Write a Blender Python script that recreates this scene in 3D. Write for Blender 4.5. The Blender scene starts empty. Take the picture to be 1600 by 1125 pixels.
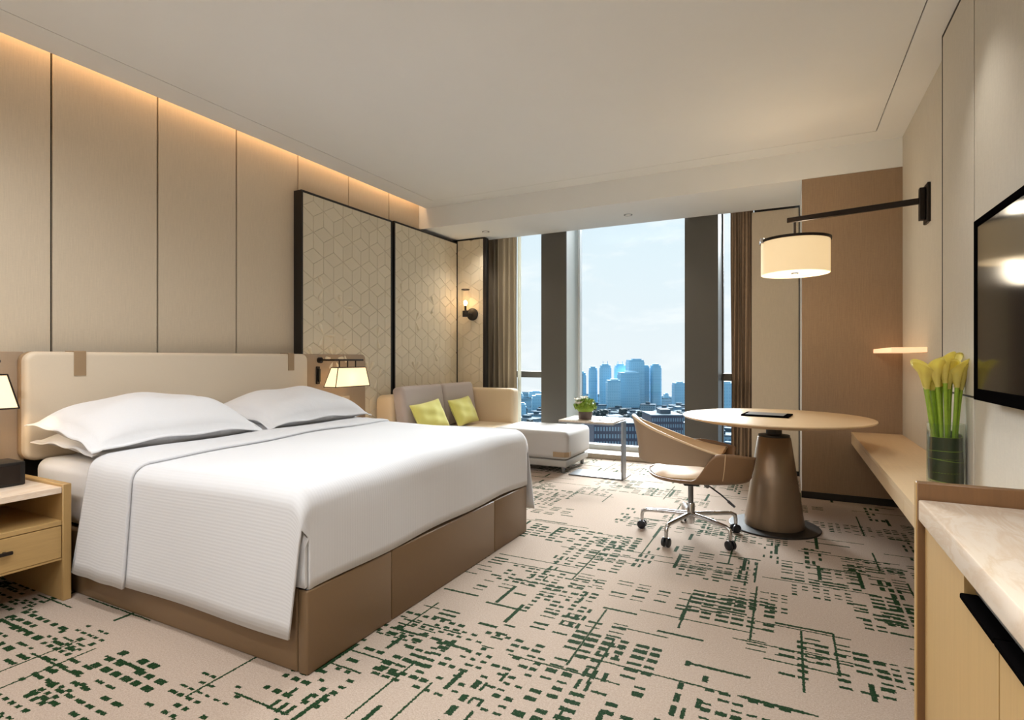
import bpy, bmesh, math, random
from mathutils import Vector, Matrix
R = random.Random(7)
PI = math.pi
SC = bpy.context.scene
COL = SC.collection

# ------------------------------------------------------------------ camera
cam_d = bpy.data.cameras.new('camera')
cam = bpy.data.objects.new('camera', cam_d)
COL.objects.link(cam)
cam.location = (0, 0, 1.15)
YAW = math.atan(431 / 854.0)
cam.rotation_euler = (PI / 2, 0, YAW)
cam_d.sensor_fit = 'HORIZONTAL'
cam_d.sensor_width = 36
cam_d.lens = 36 * 854 / 1600
cam_d.shift_y = -2.5 / 1600
cam_d.clip_start = 0.02
cam_d.clip_end = 6000
SC.camera = cam
SC.view_settings.view_transform = 'Standard'
SC.view_settings.look = 'None'
SC.view_settings.gamma = 1
SC.view_settings.use_curve_mapping = False
SC.view_settings.exposure = 0.27
SC.cycles.use_denoising = True
SC.cycles.max_bounces = 9
SC.cycles.diffuse_bounces = 5
SC.cycles.glossy_bounces = 4
SC.cycles.transparent_max_bounces = 12
SC.cycles.sample_clamp_indirect = 4.0
SC.cycles.caustics_reflective = False
SC.cycles.caustics_refractive = False

# ------------------------------------------------------------------ light settings
SKY = .97
HAZY_SUN = 23.0
ADDED_FILL = 76.0  # power of the added, unseen fill spots in the ceiling
SOFFIT_LIGHT = 24.0
COVE = 7.5
DRUM = 4.5
BEDSIDE = 3.5

# ------------------------------------------------------------------ node helpers
def lin(h):
    h = h.lstrip('#')
    o = []
    for i in (0, 2, 4):
        c = int(h[i:i + 2], 16) / 255
        o.append(c / 12.92 if c <= .04045 else ((c + .055) / 1.055) ** 2.4)
    return (o[0], o[1], o[2], 1)

class V:
    """a value socket with arithmetic"""
    def __init__(s, nt, sock): s.nt, s.s = nt, sock
    def _m(s, op, *a):
        n = s.nt.nodes.new('ShaderNodeMath'); n.operation = op
        for i, q in enumerate((s,) + a):
            if isinstance(q, V): s.nt.links.new(q.s, n.inputs[i])
            else: n.inputs[i].default_value = q
        return V(s.nt, n.outputs[0])
    def __add__(s, o): return s._m('ADD', o)
    def __sub__(s, o): return s._m('SUBTRACT', o)
    def __mul__(s, o): return s._m('MULTIPLY', o)
    def __truediv__(s, o): return s._m('DIVIDE', o)
    def floor(s): return s._m('FLOOR')
    def frac(s): return s._m('FRACT')
    def lt(s, o): return s._m('LESS_THAN', o)
    def gt(s, o): return s._m('GREATER_THAN', o)
    def max(s, o): return s._m('MAXIMUM', o)
    def min(s, o): return s._m('MINIMUM', o)
    def sin(s): return s._m('SINE')
    def abs(s): return s._m('ABSOLUTE')

def combine(nt, x, y, z):
    n = nt.nodes.new('ShaderNodeCombineXYZ')
    for i, q in enumerate((x, y, z)):
        if isinstance(q, V): nt.links.new(q.s, n.inputs[i])
        else: n.inputs[i].default_value = q
    return n.outputs[0]

def whash(nt, x, y, seed):
    n = nt.nodes.new('ShaderNodeTexWhiteNoise'); n.noise_dimensions = '3D'
    nt.links.new(combine(nt, x, y, seed), n.inputs['Vector'])
    return V(nt, n.outputs['Value'])

def tex_coord(nt, kind='Object'):
    n = nt.nodes.new('ShaderNodeTexCoord')
    return n.outputs[kind]

def mapping(nt, vec, scale=(1, 1, 1), loc=(0, 0, 0), rot=(0, 0, 0)):
    n = nt.nodes.new('ShaderNodeMapping')
    nt.links.new(vec, n.inputs['Vector'])
    n.inputs['Scale'].default_value = scale
    n.inputs['Location'].default_value = loc
    n.inputs['Rotation'].default_value = rot
    return n.outputs[0]

def noise(nt, vec, scale, detail=3, rough=.55, dist=0):
    n = nt.nodes.new('ShaderNodeTexNoise')
    nt.links.new(vec, n.inputs['Vector'])
    n.inputs['Scale'].default_value = scale
    n.inputs['Detail'].default_value = detail
    n.inputs['Roughness'].default_value = rough
    n.inputs['Distortion'].default_value = dist
    return V(nt, n.outputs['Fac'])

def mixc(nt, fac, a, b):
    n = nt.nodes.new('ShaderNodeMix'); n.data_type = 'RGBA'
    if isinstance(fac, V): nt.links.new(fac.s, n.inputs['Factor'])
    else: n.inputs['Factor'].default_value = fac
    for key, q in ((6, a), (7, b)):
        if isinstance(q, tuple): n.inputs[key].default_value = q
        else: nt.links.new(q, n.inputs[key])
    return n.outputs[2]

def bump(nt, h, strength, dist):
    n = nt.nodes.new('ShaderNodeBump')
    n.inputs['Strength'].default_value = strength
    n.inputs['Distance'].default_value = dist
    nt.links.new(h.s, n.inputs['Height'])
    return n.outputs[0]

def new_mat(name):
    m = bpy.data.materials.new(name); m.use_nodes = True
    nt = m.node_tree
    return m, nt, nt.nodes['Principled BSDF']

def scaled(c, k): return (min(c[0] * k, 1), min(c[1] * k, 1), min(c[2] * k, 1), 1)

def plain(name, col, rough=.5, metal=0., var=.08, scale=30, spec=.5, bmp=0., sheen=0.):
    m, nt, p = new_mat(name)
    c = lin(col) if isinstance(col, str) else col
    v = noise(nt, tex_coord(nt), scale, 3)
    nt.links.new(mixc(nt, v, scaled(c, 1 - var), scaled(c, 1 + var)), p.inputs['Base Color'])
    p.inputs['Roughness'].default_value = rough
    p.inputs['Metallic'].default_value = metal
    p.inputs['Specular IOR Level'].default_value = spec
    if sheen: p.inputs['Sheen Weight'].default_value = sheen
    if bmp: nt.links.new(bump(nt, v, .5, bmp), p.inputs['Normal'])
    return m

def woven(name, col, stretch=(260, 260, 9), var=.13, rough=.85, bmp=.0008):
    """cloth or veneer with fine upright fibres"""
    m, nt, p = new_mat(name)
    c = lin(col) if isinstance(col, str) else col
    tc = tex_coord(nt)
    a = noise(nt, mapping(nt, tc, stretch), 1, 4, .7)
    b = noise(nt, mapping(nt, tc, (9, 9, 40)), 4, 3, .6)
    v = a * .75 + b * .25
    v2 = (v - .5) * 1.6 + .5
    nt.links.new(mixc(nt, v2, scaled(c, 1 - var), scaled(c, 1 + var)), p.inputs['Base Color'])
    p.inputs['Roughness'].default_value = rough
    p.inputs['Specular IOR Level'].default_value = .25
    if bmp: nt.links.new(bump(nt, v, .4, bmp), p.inputs['Normal'])
    return m

def wood(name, col, axis='x', var=.16, rough=.42):
    m, nt, p = new_mat(name)
    c = lin(col)
    st = {'x': (3, 60, 60), 'y': (60, 3, 60), 'z': (60, 60, 3)}[axis]
    v = noise(nt, mapping(nt, tex_coord(nt), st), 1, 5, .65, .6)
    fine = noise(nt, mapping(nt, tex_coord(nt), tuple(q * 6 for q in st)), 1, 3, .7)
    w = (v * .7 + fine * .3 - .5) * 1.7 + .5
    nt.links.new(mixc(nt, w, scaled(c, 1 - var), scaled(c, 1 + var)), p.inputs['Base Color'])
    p.inputs['Roughness'].default_value = rough
    nt.links.new(bump(nt, fine, .25, .0006), p.inputs['Normal'])
    return m

def glowing(name, col, strength, base='#f3e3c4', rough=.8):
    m, nt, p = new_mat(name)
    tc = tex_coord(nt)
    v = noise(nt, mapping(nt, tc, (300, 300, 300)), 1, 2)
    c = lin(col)
    nt.links.new(mixc(nt, v, scaled(c, .96), c), p.inputs['Emission Color'])
    p.inputs['Emission Strength'].default_value = strength
    p.inputs['Base Color'].default_value = lin(base)
    p.inputs['Roughness'].default_value = rough
    return m

def glass_mat(name, tint=(1, 1, 1, 1), gloss=.06, rough=0.0, most=.9):
    m = bpy.data.materials.new(name); m.use_nodes = True
    nt = m.node_tree; nt.nodes.clear()
    o = nt.nodes.new('ShaderNodeOutputMaterial')
    t = nt.nodes.new('ShaderNodeBsdfTransparent'); t.inputs[0].default_value = tint
    g = nt.nodes.new('ShaderNodeBsdfGlossy'); g.inputs['Roughness'].default_value = rough
    f = nt.nodes.new('ShaderNodeFresnel'); f.inputs[0].default_value = 1.3
    mx = nt.nodes.new('ShaderNodeMixShader')
    k = V(nt, f.outputs[0]) * (gloss / .05)
    k = k.min(most)
    nt.links.new(k.s, mx.inputs[0]); nt.links.new(t.outputs[0], mx.inputs[1]); nt.links.new(g.outputs[0], mx.inputs[2])
    nt.links.new(mx.outputs[0], o.inputs[0])
    return m

# ------------------------------------------------------------------ world: bright hazy sky
w = bpy.data.worlds.new('hazy_sky'); SC.world = w; w.use_nodes = True
nt = w.node_tree; bg = nt.nodes['Background']
tc = nt.nodes.new('ShaderNodeTexCoord')
sep = nt.nodes.new('ShaderNodeSeparateXYZ'); nt.links.new(tc.outputs['Generated'], sep.inputs[0])
elev = V(nt, sep.outputs[2])
ramp = nt.nodes.new('ShaderNodeValToRGB')
nt.links.new(elev.s, ramp.inputs[0])
e = ramp.color_ramp.elements
e[0].position = 0.0; e[0].color = lin('#e4ebef')
e[1].position = .75; e[1].color = lin('#bcdcee')
q = e.new(.18); q.color = lin('#dceaf1')
q = e.new(.38); q.color = lin('#cde4f2')
cl = noise(nt, mapping(nt, tc.outputs['Generated'], (2.2, 2.2, 7)), 2.2, 6, .62, .3)
fac = ((cl - .47) * 4.0).max(0).min(.9)
nt.links.new(mixc(nt, fac, ramp.outputs[0], lin('#f4f7f8')), bg.inputs[0])
bg.inputs[1].default_value = SKY

sun_d = bpy.data.lights.new('hazy_sun', 'SUN')
sun_d.energy = HAZY_SUN; sun_d.angle = math.radians(50); sun_d.color = (.93, .97, 1.0)
sun = bpy.data.objects.new('hazy_sun', sun_d); COL.objects.link(sun)
sun.rotation_euler = Vector((.22, -1.0, -.55)).to_track_quat('-Z', 'Y').to_euler()

# ------------------------------------------------------------------ materials
M = {}
M['wall_cloth'] = woven('wall_cloth', '#d0c2ac')
M['wall_cloth_right'] = woven('wall_cloth_right', '#cdc7bb')
M['brown_cloth'] = woven('brown_cloth', '#97816b', var=.2)
M['bronze_panel'] = woven('bronze_panel', '#a3907b', var=.07, rough=.5)
M['white_paint'] = plain('white_paint', '#eaecec', .9, var=.015, scale=4, spec=.2)
M['cove_paint'] = plain('cove_paint', '#e6dfd4', .9, var=.015, scale=4, spec=.2)
M['black'] = plain('black', '#16120f', .5, var=.2)
M['dark_metal'] = plain('dark_metal', '#2b2420', .38, .6, var=.15)
M['chrome'] = plain('chrome', '#c9c9cb', .16, 1., var=.03)
M['steel'] = plain('steel', '#85878a', .4, 1., var=.04)
M['taupe_leather'] = plain('taupe_leather', '#745c41', .42, var=.05, scale=220, bmp=.0004)
M['beige_leather'] = plain('beige_leather', '#d3c5b0', .5, var=.03, scale=220, bmp=.0003)
M['strap_leather'] = plain('strap_leather', '#9b8264', .5, var=.05, scale=200, bmp=.0003)
M['oak'] = wood('oak', '#b5945f', 'y')
M['oak_up'] = wood('oak_up', '#b3925e', 'z', var=.1)
M['oak_side'] = wood('oak_side', '#b3925f', 'z', var=.1)
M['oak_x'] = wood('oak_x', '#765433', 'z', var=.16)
M['pale_oak'] = wood('pale_oak', '#d3b994', 'y', var=.08)
M['table_oak'] = wood('table_oak', '#d9bd97', 'x', var=.08, rough=.35)
M['sofa_cream'] = plain('sofa_cream', '#d9c3a2', .9, var=.05, scale=300, bmp=.0006, sheen=.2)
M['sofa_grey'] = plain('sofa_grey', '#b3a7a0', .9, var=.06, scale=300, bmp=.0006, sheen=.2)
M['chaise_cloth'] = plain('chaise_cloth', '#bdb9b5', .9, var=.05, scale=260, bmp=.0006, sheen=.2)
M['chaise_base'] = plain('chaise_base', '#a9a49c', .6, var=.04)
M['yellow_cloth'] = plain('yellow_cloth', '#dedb7c', .85, var=.06, scale=260, bmp=.0006, sheen=.3)
M['curtain_cloth'] = woven('curtain_cloth', '#a59885', (300, 300, 300), .06)
M['curtain_brown'] = woven('curtain_brown', '#857361', (300, 300, 300), .06)
M['sheer_cloth'] = plain('sheer_cloth', '#d6d3c8', .9, var=.03)
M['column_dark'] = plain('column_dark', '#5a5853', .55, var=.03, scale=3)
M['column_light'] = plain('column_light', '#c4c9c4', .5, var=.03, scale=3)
M['frame_grey'] = plain('frame_grey', '#6f6c66', .45, .3, var=.04)
M['frame_white'] = plain('frame_white', '#dfe3e4', .5, var=.02)
M['sill_stone'] = plain('sill_stone', '#a99c8a', .5, var=.15, scale=60)
M['glass'] = glass_mat('glass', (.97, .985, .985, 1), .03)
M['vase_glass'] = glass_mat('vase_glass', (.93, .96, .93, 1), .06, most=.35)
M['lamp_glass'] = glass_mat('lamp_glass', (.985, .98, .96, 1), .04, most=.25)
M['chair_outer'] = plain('chair_outer', '#a18a72', .45, var=.04, scale=200, bmp=.0003)
M['chair_inner'] = plain('chair_inner', '#cfb28c', .5, var=.04, scale=200, bmp=.0003)
M['chair_wing'] = plain('chair_wing', '#86674a', .42, var=.05, scale=200, bmp=.0003)
M['cone_bronze'] = plain('cone_bronze', '#8b7660', .34, .55, var=.03, scale=5)
M['caster'] = plain('caster', '#15161b', .4, var=.2)
M['screen'] = plain('screen', '#15120f', .10, var=.05, spec=.14)
M['tv_frame'] = plain('tv_frame', '#090808', .4, var=.1, spec=0.)
M['petal_leather'] = plain('petal_leather', '#e3d9c2', .55, var=.03)
M['leaf'] = plain('leaf', '#7d9a2c', .6, var=.35, scale=90)
M['dark_leaf'] = plain('dark_leaf', '#23301a', .35, var=.35, scale=20)
M['stem'] = plain('stem', '#8fae34', .45, var=.25, scale=40)
M['lily'] = plain('lily', '#ffef8c', .5, var=.06, scale=25)
_p = M['lily'].node_tree.nodes['Principled BSDF']
_p.inputs['Subsurface Weight'].default_value = .2; _p.inputs['Subsurface Radius'].default_value = (.02, .02, .006); _p.inputs['Subsurface Scale'].default_value = 1.0
M['white_petal'] = plain('white_petal', '#f2efe6', .6, var=.04)
M['pot'] = plain('pot', '#5a4a47', .4, var=.2)
M['cream_shade'] = glowing('cream_shade', '#f2d3a2', .55)
M['bed_shade'] = glowing('bed_shade', '#f3dcba', .58)
M['diffuser'] = glowing('diffuser', '#ffe4bb', .72)
M['bulb'] = glowing('bulb', '#ffcf8a', 14)
M['lit_shelf'] = glowing('lit_shelf', '#ffc79a', .75)
M['downlight_lens'] = glowing('downlight_lens', '#fff0da', .35, base='#777777')
M['led'] = glowing('led', '#ffb877', 3)
M['paper'] = plain('paper', '#6f7072', .35, var=.1)
M['outlet'] = plain('outlet', '#bfae98', .4, var=.02)

def make_tile_mat():
    m, nt, p = new_mat('tile_leather')
    c = lin('#d8cdb6')
    oi = nt.nodes.new('ShaderNodeObjectInfo')
    fib = noise(nt, mapping(nt, tex_coord(nt), (260, 260, 14)), 1, 4, .7)
    v = V(nt, oi.outputs['Random']) * .35 + fib * .65
    nt.links.new(mixc(nt, v, scaled(c, .93), scaled(c, 1.07)), p.inputs['Base Color'])
    p.inputs['Roughness'].default_value = .55
    return m
M['tile'] = make_tile_mat()
M['tile_groove'] = plain('tile_groove', '#a99c84', .8, var=.05)

def make_linen():
    """white bedding with fine woven ribs that run along the bed"""
    m, nt, p = new_mat('ribbed_linen')
    uv = tex_coord(nt, 'UV')
    sp = nt.nodes.new('ShaderNodeSeparateXYZ'); nt.links.new(uv, sp.inputs[0])
    rib = (V(nt, sp.outputs[1]) * (2 * PI / .0135)).sin()
    wr = noise(nt, mapping(nt, uv, (3, 3, 3)), 1.5, 3, .5)
    h = rib * .5 + wr * 2.0
    c = lin('#d1d1d3')
    nt.links.new(mixc(nt, rib * .5 + .5, scaled(c, .985), c), p.inputs['Base Color'])
    p.inputs['Roughness'].default_value = .85
    p.inputs['Specular IOR Level'].default_value = .2
    p.inputs['Sheen Weight'].default_value = .1
    nt.links.new(bump(nt, h, .24, .0010), p.inputs['Normal'])
    return m
M['linen'] = make_linen()

def make_sheet():
    m, nt, p = new_mat('pillow_cotton')
    v = noise(nt, mapping(nt, tex_coord(nt), (7, 7, 7)), 1, 3, .55, .8)
    f = noise(nt, mapping(nt, tex_coord(nt), (500, 500, 500)), 1, 2)
    nt.links.new(mixc(nt, f, lin('#d3d3d5'), lin('#dddddf')), p.inputs['Base Color'])
    p.inputs['Roughness'].default_value = .85
    p.inputs['Specular IOR Level'].default_value = .2
    nt.links.new(bump(nt, v, .35, .012), p.inputs['Normal'])
    return m
M['cotton'] = make_sheet()

def make_marble(name, col, vein):
    m, nt, p = new_mat(name)
    tcv = mapping(nt, tex_coord(nt), (5, 1.6, 5), rot=(0, 0, .5))
    a = noise(nt, tcv, 2.2, 6, .6, 1.6)
    v = ((a - .5).abs() * 9).min(1.0)
    b = noise(nt, tcv, 1.1, 3)
    c0 = mixc(nt, b, scaled(lin(col), .93), scaled(lin(col), 1.05))
    nt.links.new(mixc(nt, v * .55 + .45, lin(vein), c0), p.inputs['Base Color'])
    p.inputs['Roughness'].default_value = .22
    return m
M['marble'] = make_marble('marble', '#f0e0cd', '#dcc0a2')
M['marble_pale'] = make_marble('marble_pale', '#ded2c2', '#c4b29a')

def make_carpet():
    m, nt, p = new_mat('carpet_pile')
    tc = tex_coord(nt)
    n = nt.nodes.new('ShaderNodeTexNoise'); n.inputs['Scale'].default_value = 130
    n.inputs['Detail'].default_value = 2
    nt.links.new(tc, n.inputs['Vector'])
    sc3 = nt.nodes.new('ShaderNodeSeparateColor'); nt.links.new(n.outputs['Color'], sc3.inputs[0])
    sp = nt.nodes.new('ShaderNodeSeparateXYZ'); nt.links.new(tc, sp.inputs[0])
    x = V(nt, sp.outputs[0]) + (V(nt, sc3.outputs[0]) - .5) * .014 + 20.0
    y = V(nt, sp.outputs[1]) + (V(nt, sc3.outputs[1]) - .5) * .014 + 20.0

    def dashes(px, py, sx, sy, dx, dy, thr, seed, bx, by, bthr):
        ix, iy = (px / sx).floor(), (py / sy).floor()
        fx, fy = (px / sx).frac(), (py / sy).frac()
        on = whash(nt, ix, iy, seed).gt(thr)
        ln = whash(nt, ix, (py / by).floor(), seed + 1.3) * .45 + .55      # one length per column of a block
        th = whash(nt, (px / bx).floor(), iy, seed + 2.7) * .6 + .4
        blk = whash(nt, (px / bx).floor(), (py / by).floor(), seed + 5.1).gt(bthr)
        return fx.lt(ln * dx) * fy.lt(th * dy) * on * blk

    def rules(px, py, sx, sy, width, thr, seed):
        iy = (py / sy).floor()
        off = whash(nt, iy, 3.0, seed) * 7
        qx = px / sx + off
        ix = qx.floor()
        on = whash(nt, ix, iy, seed + .7).gt(thr)
        ln = whash(nt, ix, iy, seed + 1.9) * .6 + .35
        pos = whash(nt, ix, iy, seed + 4.1) * .6
        fy = (py / sy).frac() - pos
        return qx.frac().lt(ln) * fy.gt(0.0) * fy.lt(width / sy) * on

    pat = dashes(x, y, .064, .046, .88, .66, .24, 1.0, .384, .322, .735)
    pat = pat.max(dashes(x + .13, y + .05, .046, .04, .85, .6, .3, 11.0, .276, .24, .80))
    pat = pat.max(dashes(x + .31, y + .22, .105, .038, .9, .5, .35, 21.0, .42, .228, .82))
    pat = pat.max(dashes(y + .2, x + .11, .08, .036, .8, .7, .4, 31.0, .4, .108, .9))
    pat = pat.max(rules(x, y, .56, .105, .009, .70, 41.0))
    pat = pat.max(rules(y, x, .64, .12, .009, .74, 51.0))
    pat = pat.max(rules(y, x, .26, .17, .019, .86, 61.0))
    pat = pat.max(rules(x, y, .26, .16, .016, .86, 71.0))
    pile = (noise(nt, tc, 230, 3, .7) - .5) * 1.5 + .5
    big = noise(nt, tc, 130, 4, .65)
    wear = pile.gt(.30)
    pat = pat * (wear * .6 + .4)
    base = mixc(nt, big * .5 + pile * .5, lin('#776353'), lin('#d5c3b3'))
    green = mixc(nt, pile, lin('#06140a'), lin('#1f4420'))
    nt.links.new(mixc(nt, pat, base, green), p.inputs['Base Color'])
    p.inputs['Roughness'].default_value = .95
    p.inputs['Specular IOR Level'].default_value = .1
    nt.links.new(bump(nt, big * .5 + pile * .5, .8, .006), p.inputs['Normal'])
    return m
M['carpet'] = make_carpet()

# ------------------------------------------------------------------ mesh helpers
def BM(): return bmesh.new()

def box(bm, x0, x1, y0, y1, z0, z1, bev=0., seg=2):
    t = bmesh.new()
    bmesh.ops.create_cube(t, size=1)
    for v in t.verts:
        v.co = Vector(((x0 + x1) / 2 + v.co.x * (x1 - x0), (y0 + y1) / 2 + v.co.y * (y1 - y0), (z0 + z1) / 2 + v.co.z * (z1 - z0)))
    if bev:
        bev = min(bev, .49 * min(abs(x1 - x0), abs(y1 - y0), abs(z1 - z0)))
        bmesh.ops.bevel(t, geom=list(t.edges), offset=bev, segments=seg, profile=.5, affect='EDGES')
    merge(bm, t)
    return bm

def merge(bm, t, mat=None):
    if mat is not None: bmesh.ops.transform(t, matrix=mat, verts=t.verts)
    me = bpy.data.meshes.new('tmp'); t.to_mesh(me); t.free(); bm.from_mesh(me); bpy.data.meshes.remove(me)

def lathe(bm, cx, cy, prof, n=40):
    """revolve [(r, z), ...] about the upright axis through cx, cy"""
    rings = []
    for r, z in prof:
        if r < 1e-6: rings.append([bm.verts.new((cx, cy, z))])
        else: rings.append([bm.verts.new((cx + r * math.cos(2 * PI * i / n), cy + r * math.sin(2 * PI * i / n), z)) for i in range(n)])
    for a, b in zip(rings, rings[1:]):
        for i in range(n):
            j = (i + 1) % n
            if len(a) == 1 and len(b) == 1: continue
            if len(a) == 1: bm.faces.new((a[0], b[j], b[i]))
            elif len(b) == 1: bm.faces.new((a[i], a[j], b[0]))
            else: bm.faces.new((a[i], a[j], b[j], b[i]))
    return bm

def tube(bm, pts, rad, n=10, cap=True):
    pts = [Vector(p) for p in pts]
    rad = rad if isinstance(rad, (list, tuple)) else [rad] * len(pts)
    rings = []
    up = None
    for i, p in enumerate(pts):
        d = (pts[min(i + 1, len(pts) - 1)] - pts[max(i - 1, 0)]).normalized()
        if up is None: up = d.orthogonal().normalized()
        else: up = (up - d * up.dot(d)).normalized()
        s = d.cross(up)
        rings.append([bm.verts.new(p + (up * math.cos(2 * PI * k / n) + s * math.sin(2 * PI * k / n)) * rad[i]) for k in range(n)])
    for a, b in zip(rings, rings[1:]):
        for k in range(n):
            bm.faces.new((a[k], a[(k + 1) % n], b[(k + 1) % n], b[k]))
    if cap:
        bm.faces.new(rings[0][::-1]); bm.faces.new(rings[-1])
    return bm

def grid(bm, f, nu, nv, keep=None, uvf=None):
    vs = [[bm.verts.new(f(i / nu, j / nv)) for j in range(nv + 1)] for i in range(nu + 1)]
    uvl = bm.loops.layers.uv.verify() if uvf else None
    for i in range(nu):
        for j in range(nv):
            if keep and not keep(i, j): continue
            fc = bm.faces.new((vs[i][j], vs[i + 1][j], vs[i + 1][j + 1], vs[i][j + 1]))
            if uvf:
                for lp, (a, b) in zip(fc.loops, ((i, j), (i + 1, j), (i + 1, j + 1), (i, j + 1))):
                    lp[uvl].uv = uvf(a / nu, b / nv)
    return bm

def prism(bm, poly, axis, a, b, bev=0., seg=3):
    """extrude a 2-D polygon along an axis from a to b"""
    t = bmesh.new()
    def P3(p, c):
        return {'x': (c, p[0], p[1]), 'y': (p[0], c, p[1]), 'z': (p[0], p[1], c)}[axis]
    lo = [t.verts.new(P3(p, a)) for p in poly]
    hi = [t.verts.new(P3(p, b)) for p in poly]
    n = len(poly)
    t.faces.new(lo); t.faces.new(hi[::-1])
    for i in range(n): t.faces.new((lo[i], hi[i], hi[(i + 1) % n], lo[(i + 1) % n]))
    bmesh.ops.recalc_face_normals(t, faces=t.faces)
    if bev:
        es = [e for e in t.edges if (e.verts[0] in lo and e.verts[1] in lo) or (e.verts[0] in hi and e.verts[1] in hi)]
        bmesh.ops.bevel(t, geom=es, offset=bev, segments=seg, profile=.5, affect='EDGES')
    merge(bm, t)
    return bm

def round_rect(a0, a1, b0, b1, r, n=6, corners=(1, 1, 1, 1)):
    """corners: (a0b0, a1b0, a1b1, a0b1)"""
    out = []
    for (ca, cb, st), on, (pa, pb) in zip(((a0 + r, b0 + r, PI), (a1 - r, b0 + r, 1.5 * PI), (a1 - r, b1 - r, 0), (a0 + r, b1 - r, .5 * PI)), corners, ((a0, b0), (a1, b0), (a1, b1), (a0, b1))):
        if on: out += [(ca + r * math.cos(st + .5 * PI * k / n), cb + r * math.sin(st + .5 * PI * k / n)) for k in range(n + 1)]
        else: out.append((pa, pb))
    return out

def world_loc(o):
    v = Vector((0, 0, 0))
    while o is not None:
        v += o.location; o = o.parent
    return v

def mk(name, bm, mat, parent=None, smooth=True, origin=None, angle=40):
    """one mesh object built from world coordinates"""
    me = bpy.data.meshes.new(name)
    bmesh.ops.recalc_face_normals(bm, faces=bm.faces)
    if origin is None:
        if parent is not None: origin = world_loc(parent)
        else:
            xs = [v.co for v in bm.verts]
            origin = Vector(((min(p.x for p in xs) + max(p.x for p in xs)) / 2, (min(p.y for p in xs) + max(p.y for p in xs)) / 2, min(p.z for p in xs)))
    origin = Vector(origin)
    bmesh.ops.translate(bm, verts=bm.verts, vec=-origin)
    if smooth:
        for f in bm.faces: f.smooth = True
        lim = math.radians(angle)
        for e_ in bm.edges:
            if len(e_.link_faces) == 2 and e_.calc_face_angle(0) > lim: e_.smooth = False
    bm.to_mesh(me); bm.free()
    me.materials.append(M[mat] if isinstance(mat, str) else mat)
    o = bpy.data.objects.new(name, me); COL.objects.link(o)
    if parent is not None:
        o.parent = parent; o.location = origin - world_loc(parent)
    else: o.location = origin
    return o

def tag(o, label, cat, group=None):
    o['label'] = label; o['category'] = cat
    if group: o['group'] = group
    return o

def thing(name, label, cat, loc, group=None):
    o = bpy.data.objects.new(name, None); COL.objects.link(o)
    o.location = loc; o.empty_display_size = .1
    return tag(o, label, cat, group)

def struct(name, bm, mat, parent=None, label=None, smooth=True):
    o = mk(name, bm, mat, parent, smooth, origin=(0, 0, 0) if parent is None else None)
    if parent is None: o['kind'] = 'structure'
    if label: o['label'] = label
    return o

def add_light(name, kind, loc, energy, color, size=.1, size_y=None, aim=(0, 0, -1), parent=None, spot=None):
    d = bpy.data.lights.new(name, kind)
    d.energy = energy; d.color = color
    if kind == 'AREA':
        d.shape = 'RECTANGLE' if size_y else 'DISK'; d.size = size
        if size_y: d.size_y = size_y
    elif kind == 'SPOT':
        d.shadow_soft_size = size; d.spot_size = spot or 2.0; d.spot_blend = .8
    else: d.shadow_soft_size = size
    o = bpy.data.objects.new(name, d); COL.objects.link(o)
    o.location = loc
    o.rotation_euler = Vector(aim).to_track_quat('-Z', 'Y').to_euler()
    if parent is not None:
        o.parent = parent; o.location = Vector(loc) - world_loc(parent)
    return o

# ================================================================== THE ROOM
XL, XR, YB, YN = -3.777, .79, 5.12, -3.0       # left wall, right wall, beam face, wall behind
ZC, ZS, YS, YW = 2.86, 2.63, 5.97, 6.44         # ceiling, soffit, soffit edge, glass line

bm = BM(); box(bm, XL - .1, XR + .1, YN, YW + .1, -.1, 0)
floor = struct('floor', bm, 'carpet', label='beige carpet with broken green dashes and lines')

# ceiling: field, border strip with a shadow groove between them, window beam with soffit
bm = BM(); box(bm, XL - .1, XR + .1, YN, YB + 1.4, ZC + .20, ZC + .30)
ceil = struct('ceiling', bm, 'white_paint', label='white plaster ceiling with recessed groove and window beam')
XG0, XG1, YG, g = -3.444, .598, 4.91, .007
bm = BM(); box(bm, XG0 + g, XG1 - g, YN, YG - g, ZC, ZC + .19)
struct('ceiling_field', bm, 'white_paint', ceil)
bm = BM()
box(bm, -3.685, XG0, YN, YB, ZC, ZC + .19)
box(bm, XG1, XR, YN, YB, ZC, ZC + .19)
box(bm, XG0, XG1, YG, YB, ZC, ZC + .19)
struct('ceiling_border', bm, 'white_paint', ceil, smooth=False)
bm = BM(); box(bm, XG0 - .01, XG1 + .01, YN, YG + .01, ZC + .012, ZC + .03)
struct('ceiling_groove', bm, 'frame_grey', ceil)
bm = BM(); box(bm, XL - .05, XR + .05, YB, YS, ZS, ZC + .25)
struct('ceiling_beam', bm, 'white_paint', ceil)
bm = BM(); box(bm, XL - .1, XR + .1, YS, YW + .15, ZC + .1, ZC + .3)
struct('curtain_pocket', bm, 'white_paint', ceil)

# left wall: dark backing with cloth panels and open joints
bm = BM(); box(bm, XL - .12, XL - .018, YN, YW + .15, 0, ZC + .25)
wl = struct('wall_left', bm, 'black', label='headboard wall of tall beige cloth panels')
joints = [-3.0, -2.55, -1.955, -1.365, -.775, -.185, .405, 1.0, 1.612, 2.205, 2.792, 3.382, 3.99, 4.588, YB]
for a, b in zip(joints, joints[1:]):
    bm = BM(); box(bm, XL - .02, XL, a + .0058, b - .0058, 0, ZC + .2, .0015, 1)
    mk('panel', bm, 'wall_cloth', wl)
bm = BM(); box(bm, XL - .02, XL, YB + .002, 5.80, 0, ZS)
mk('panel', bm, 'wall_cloth', wl)

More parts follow.
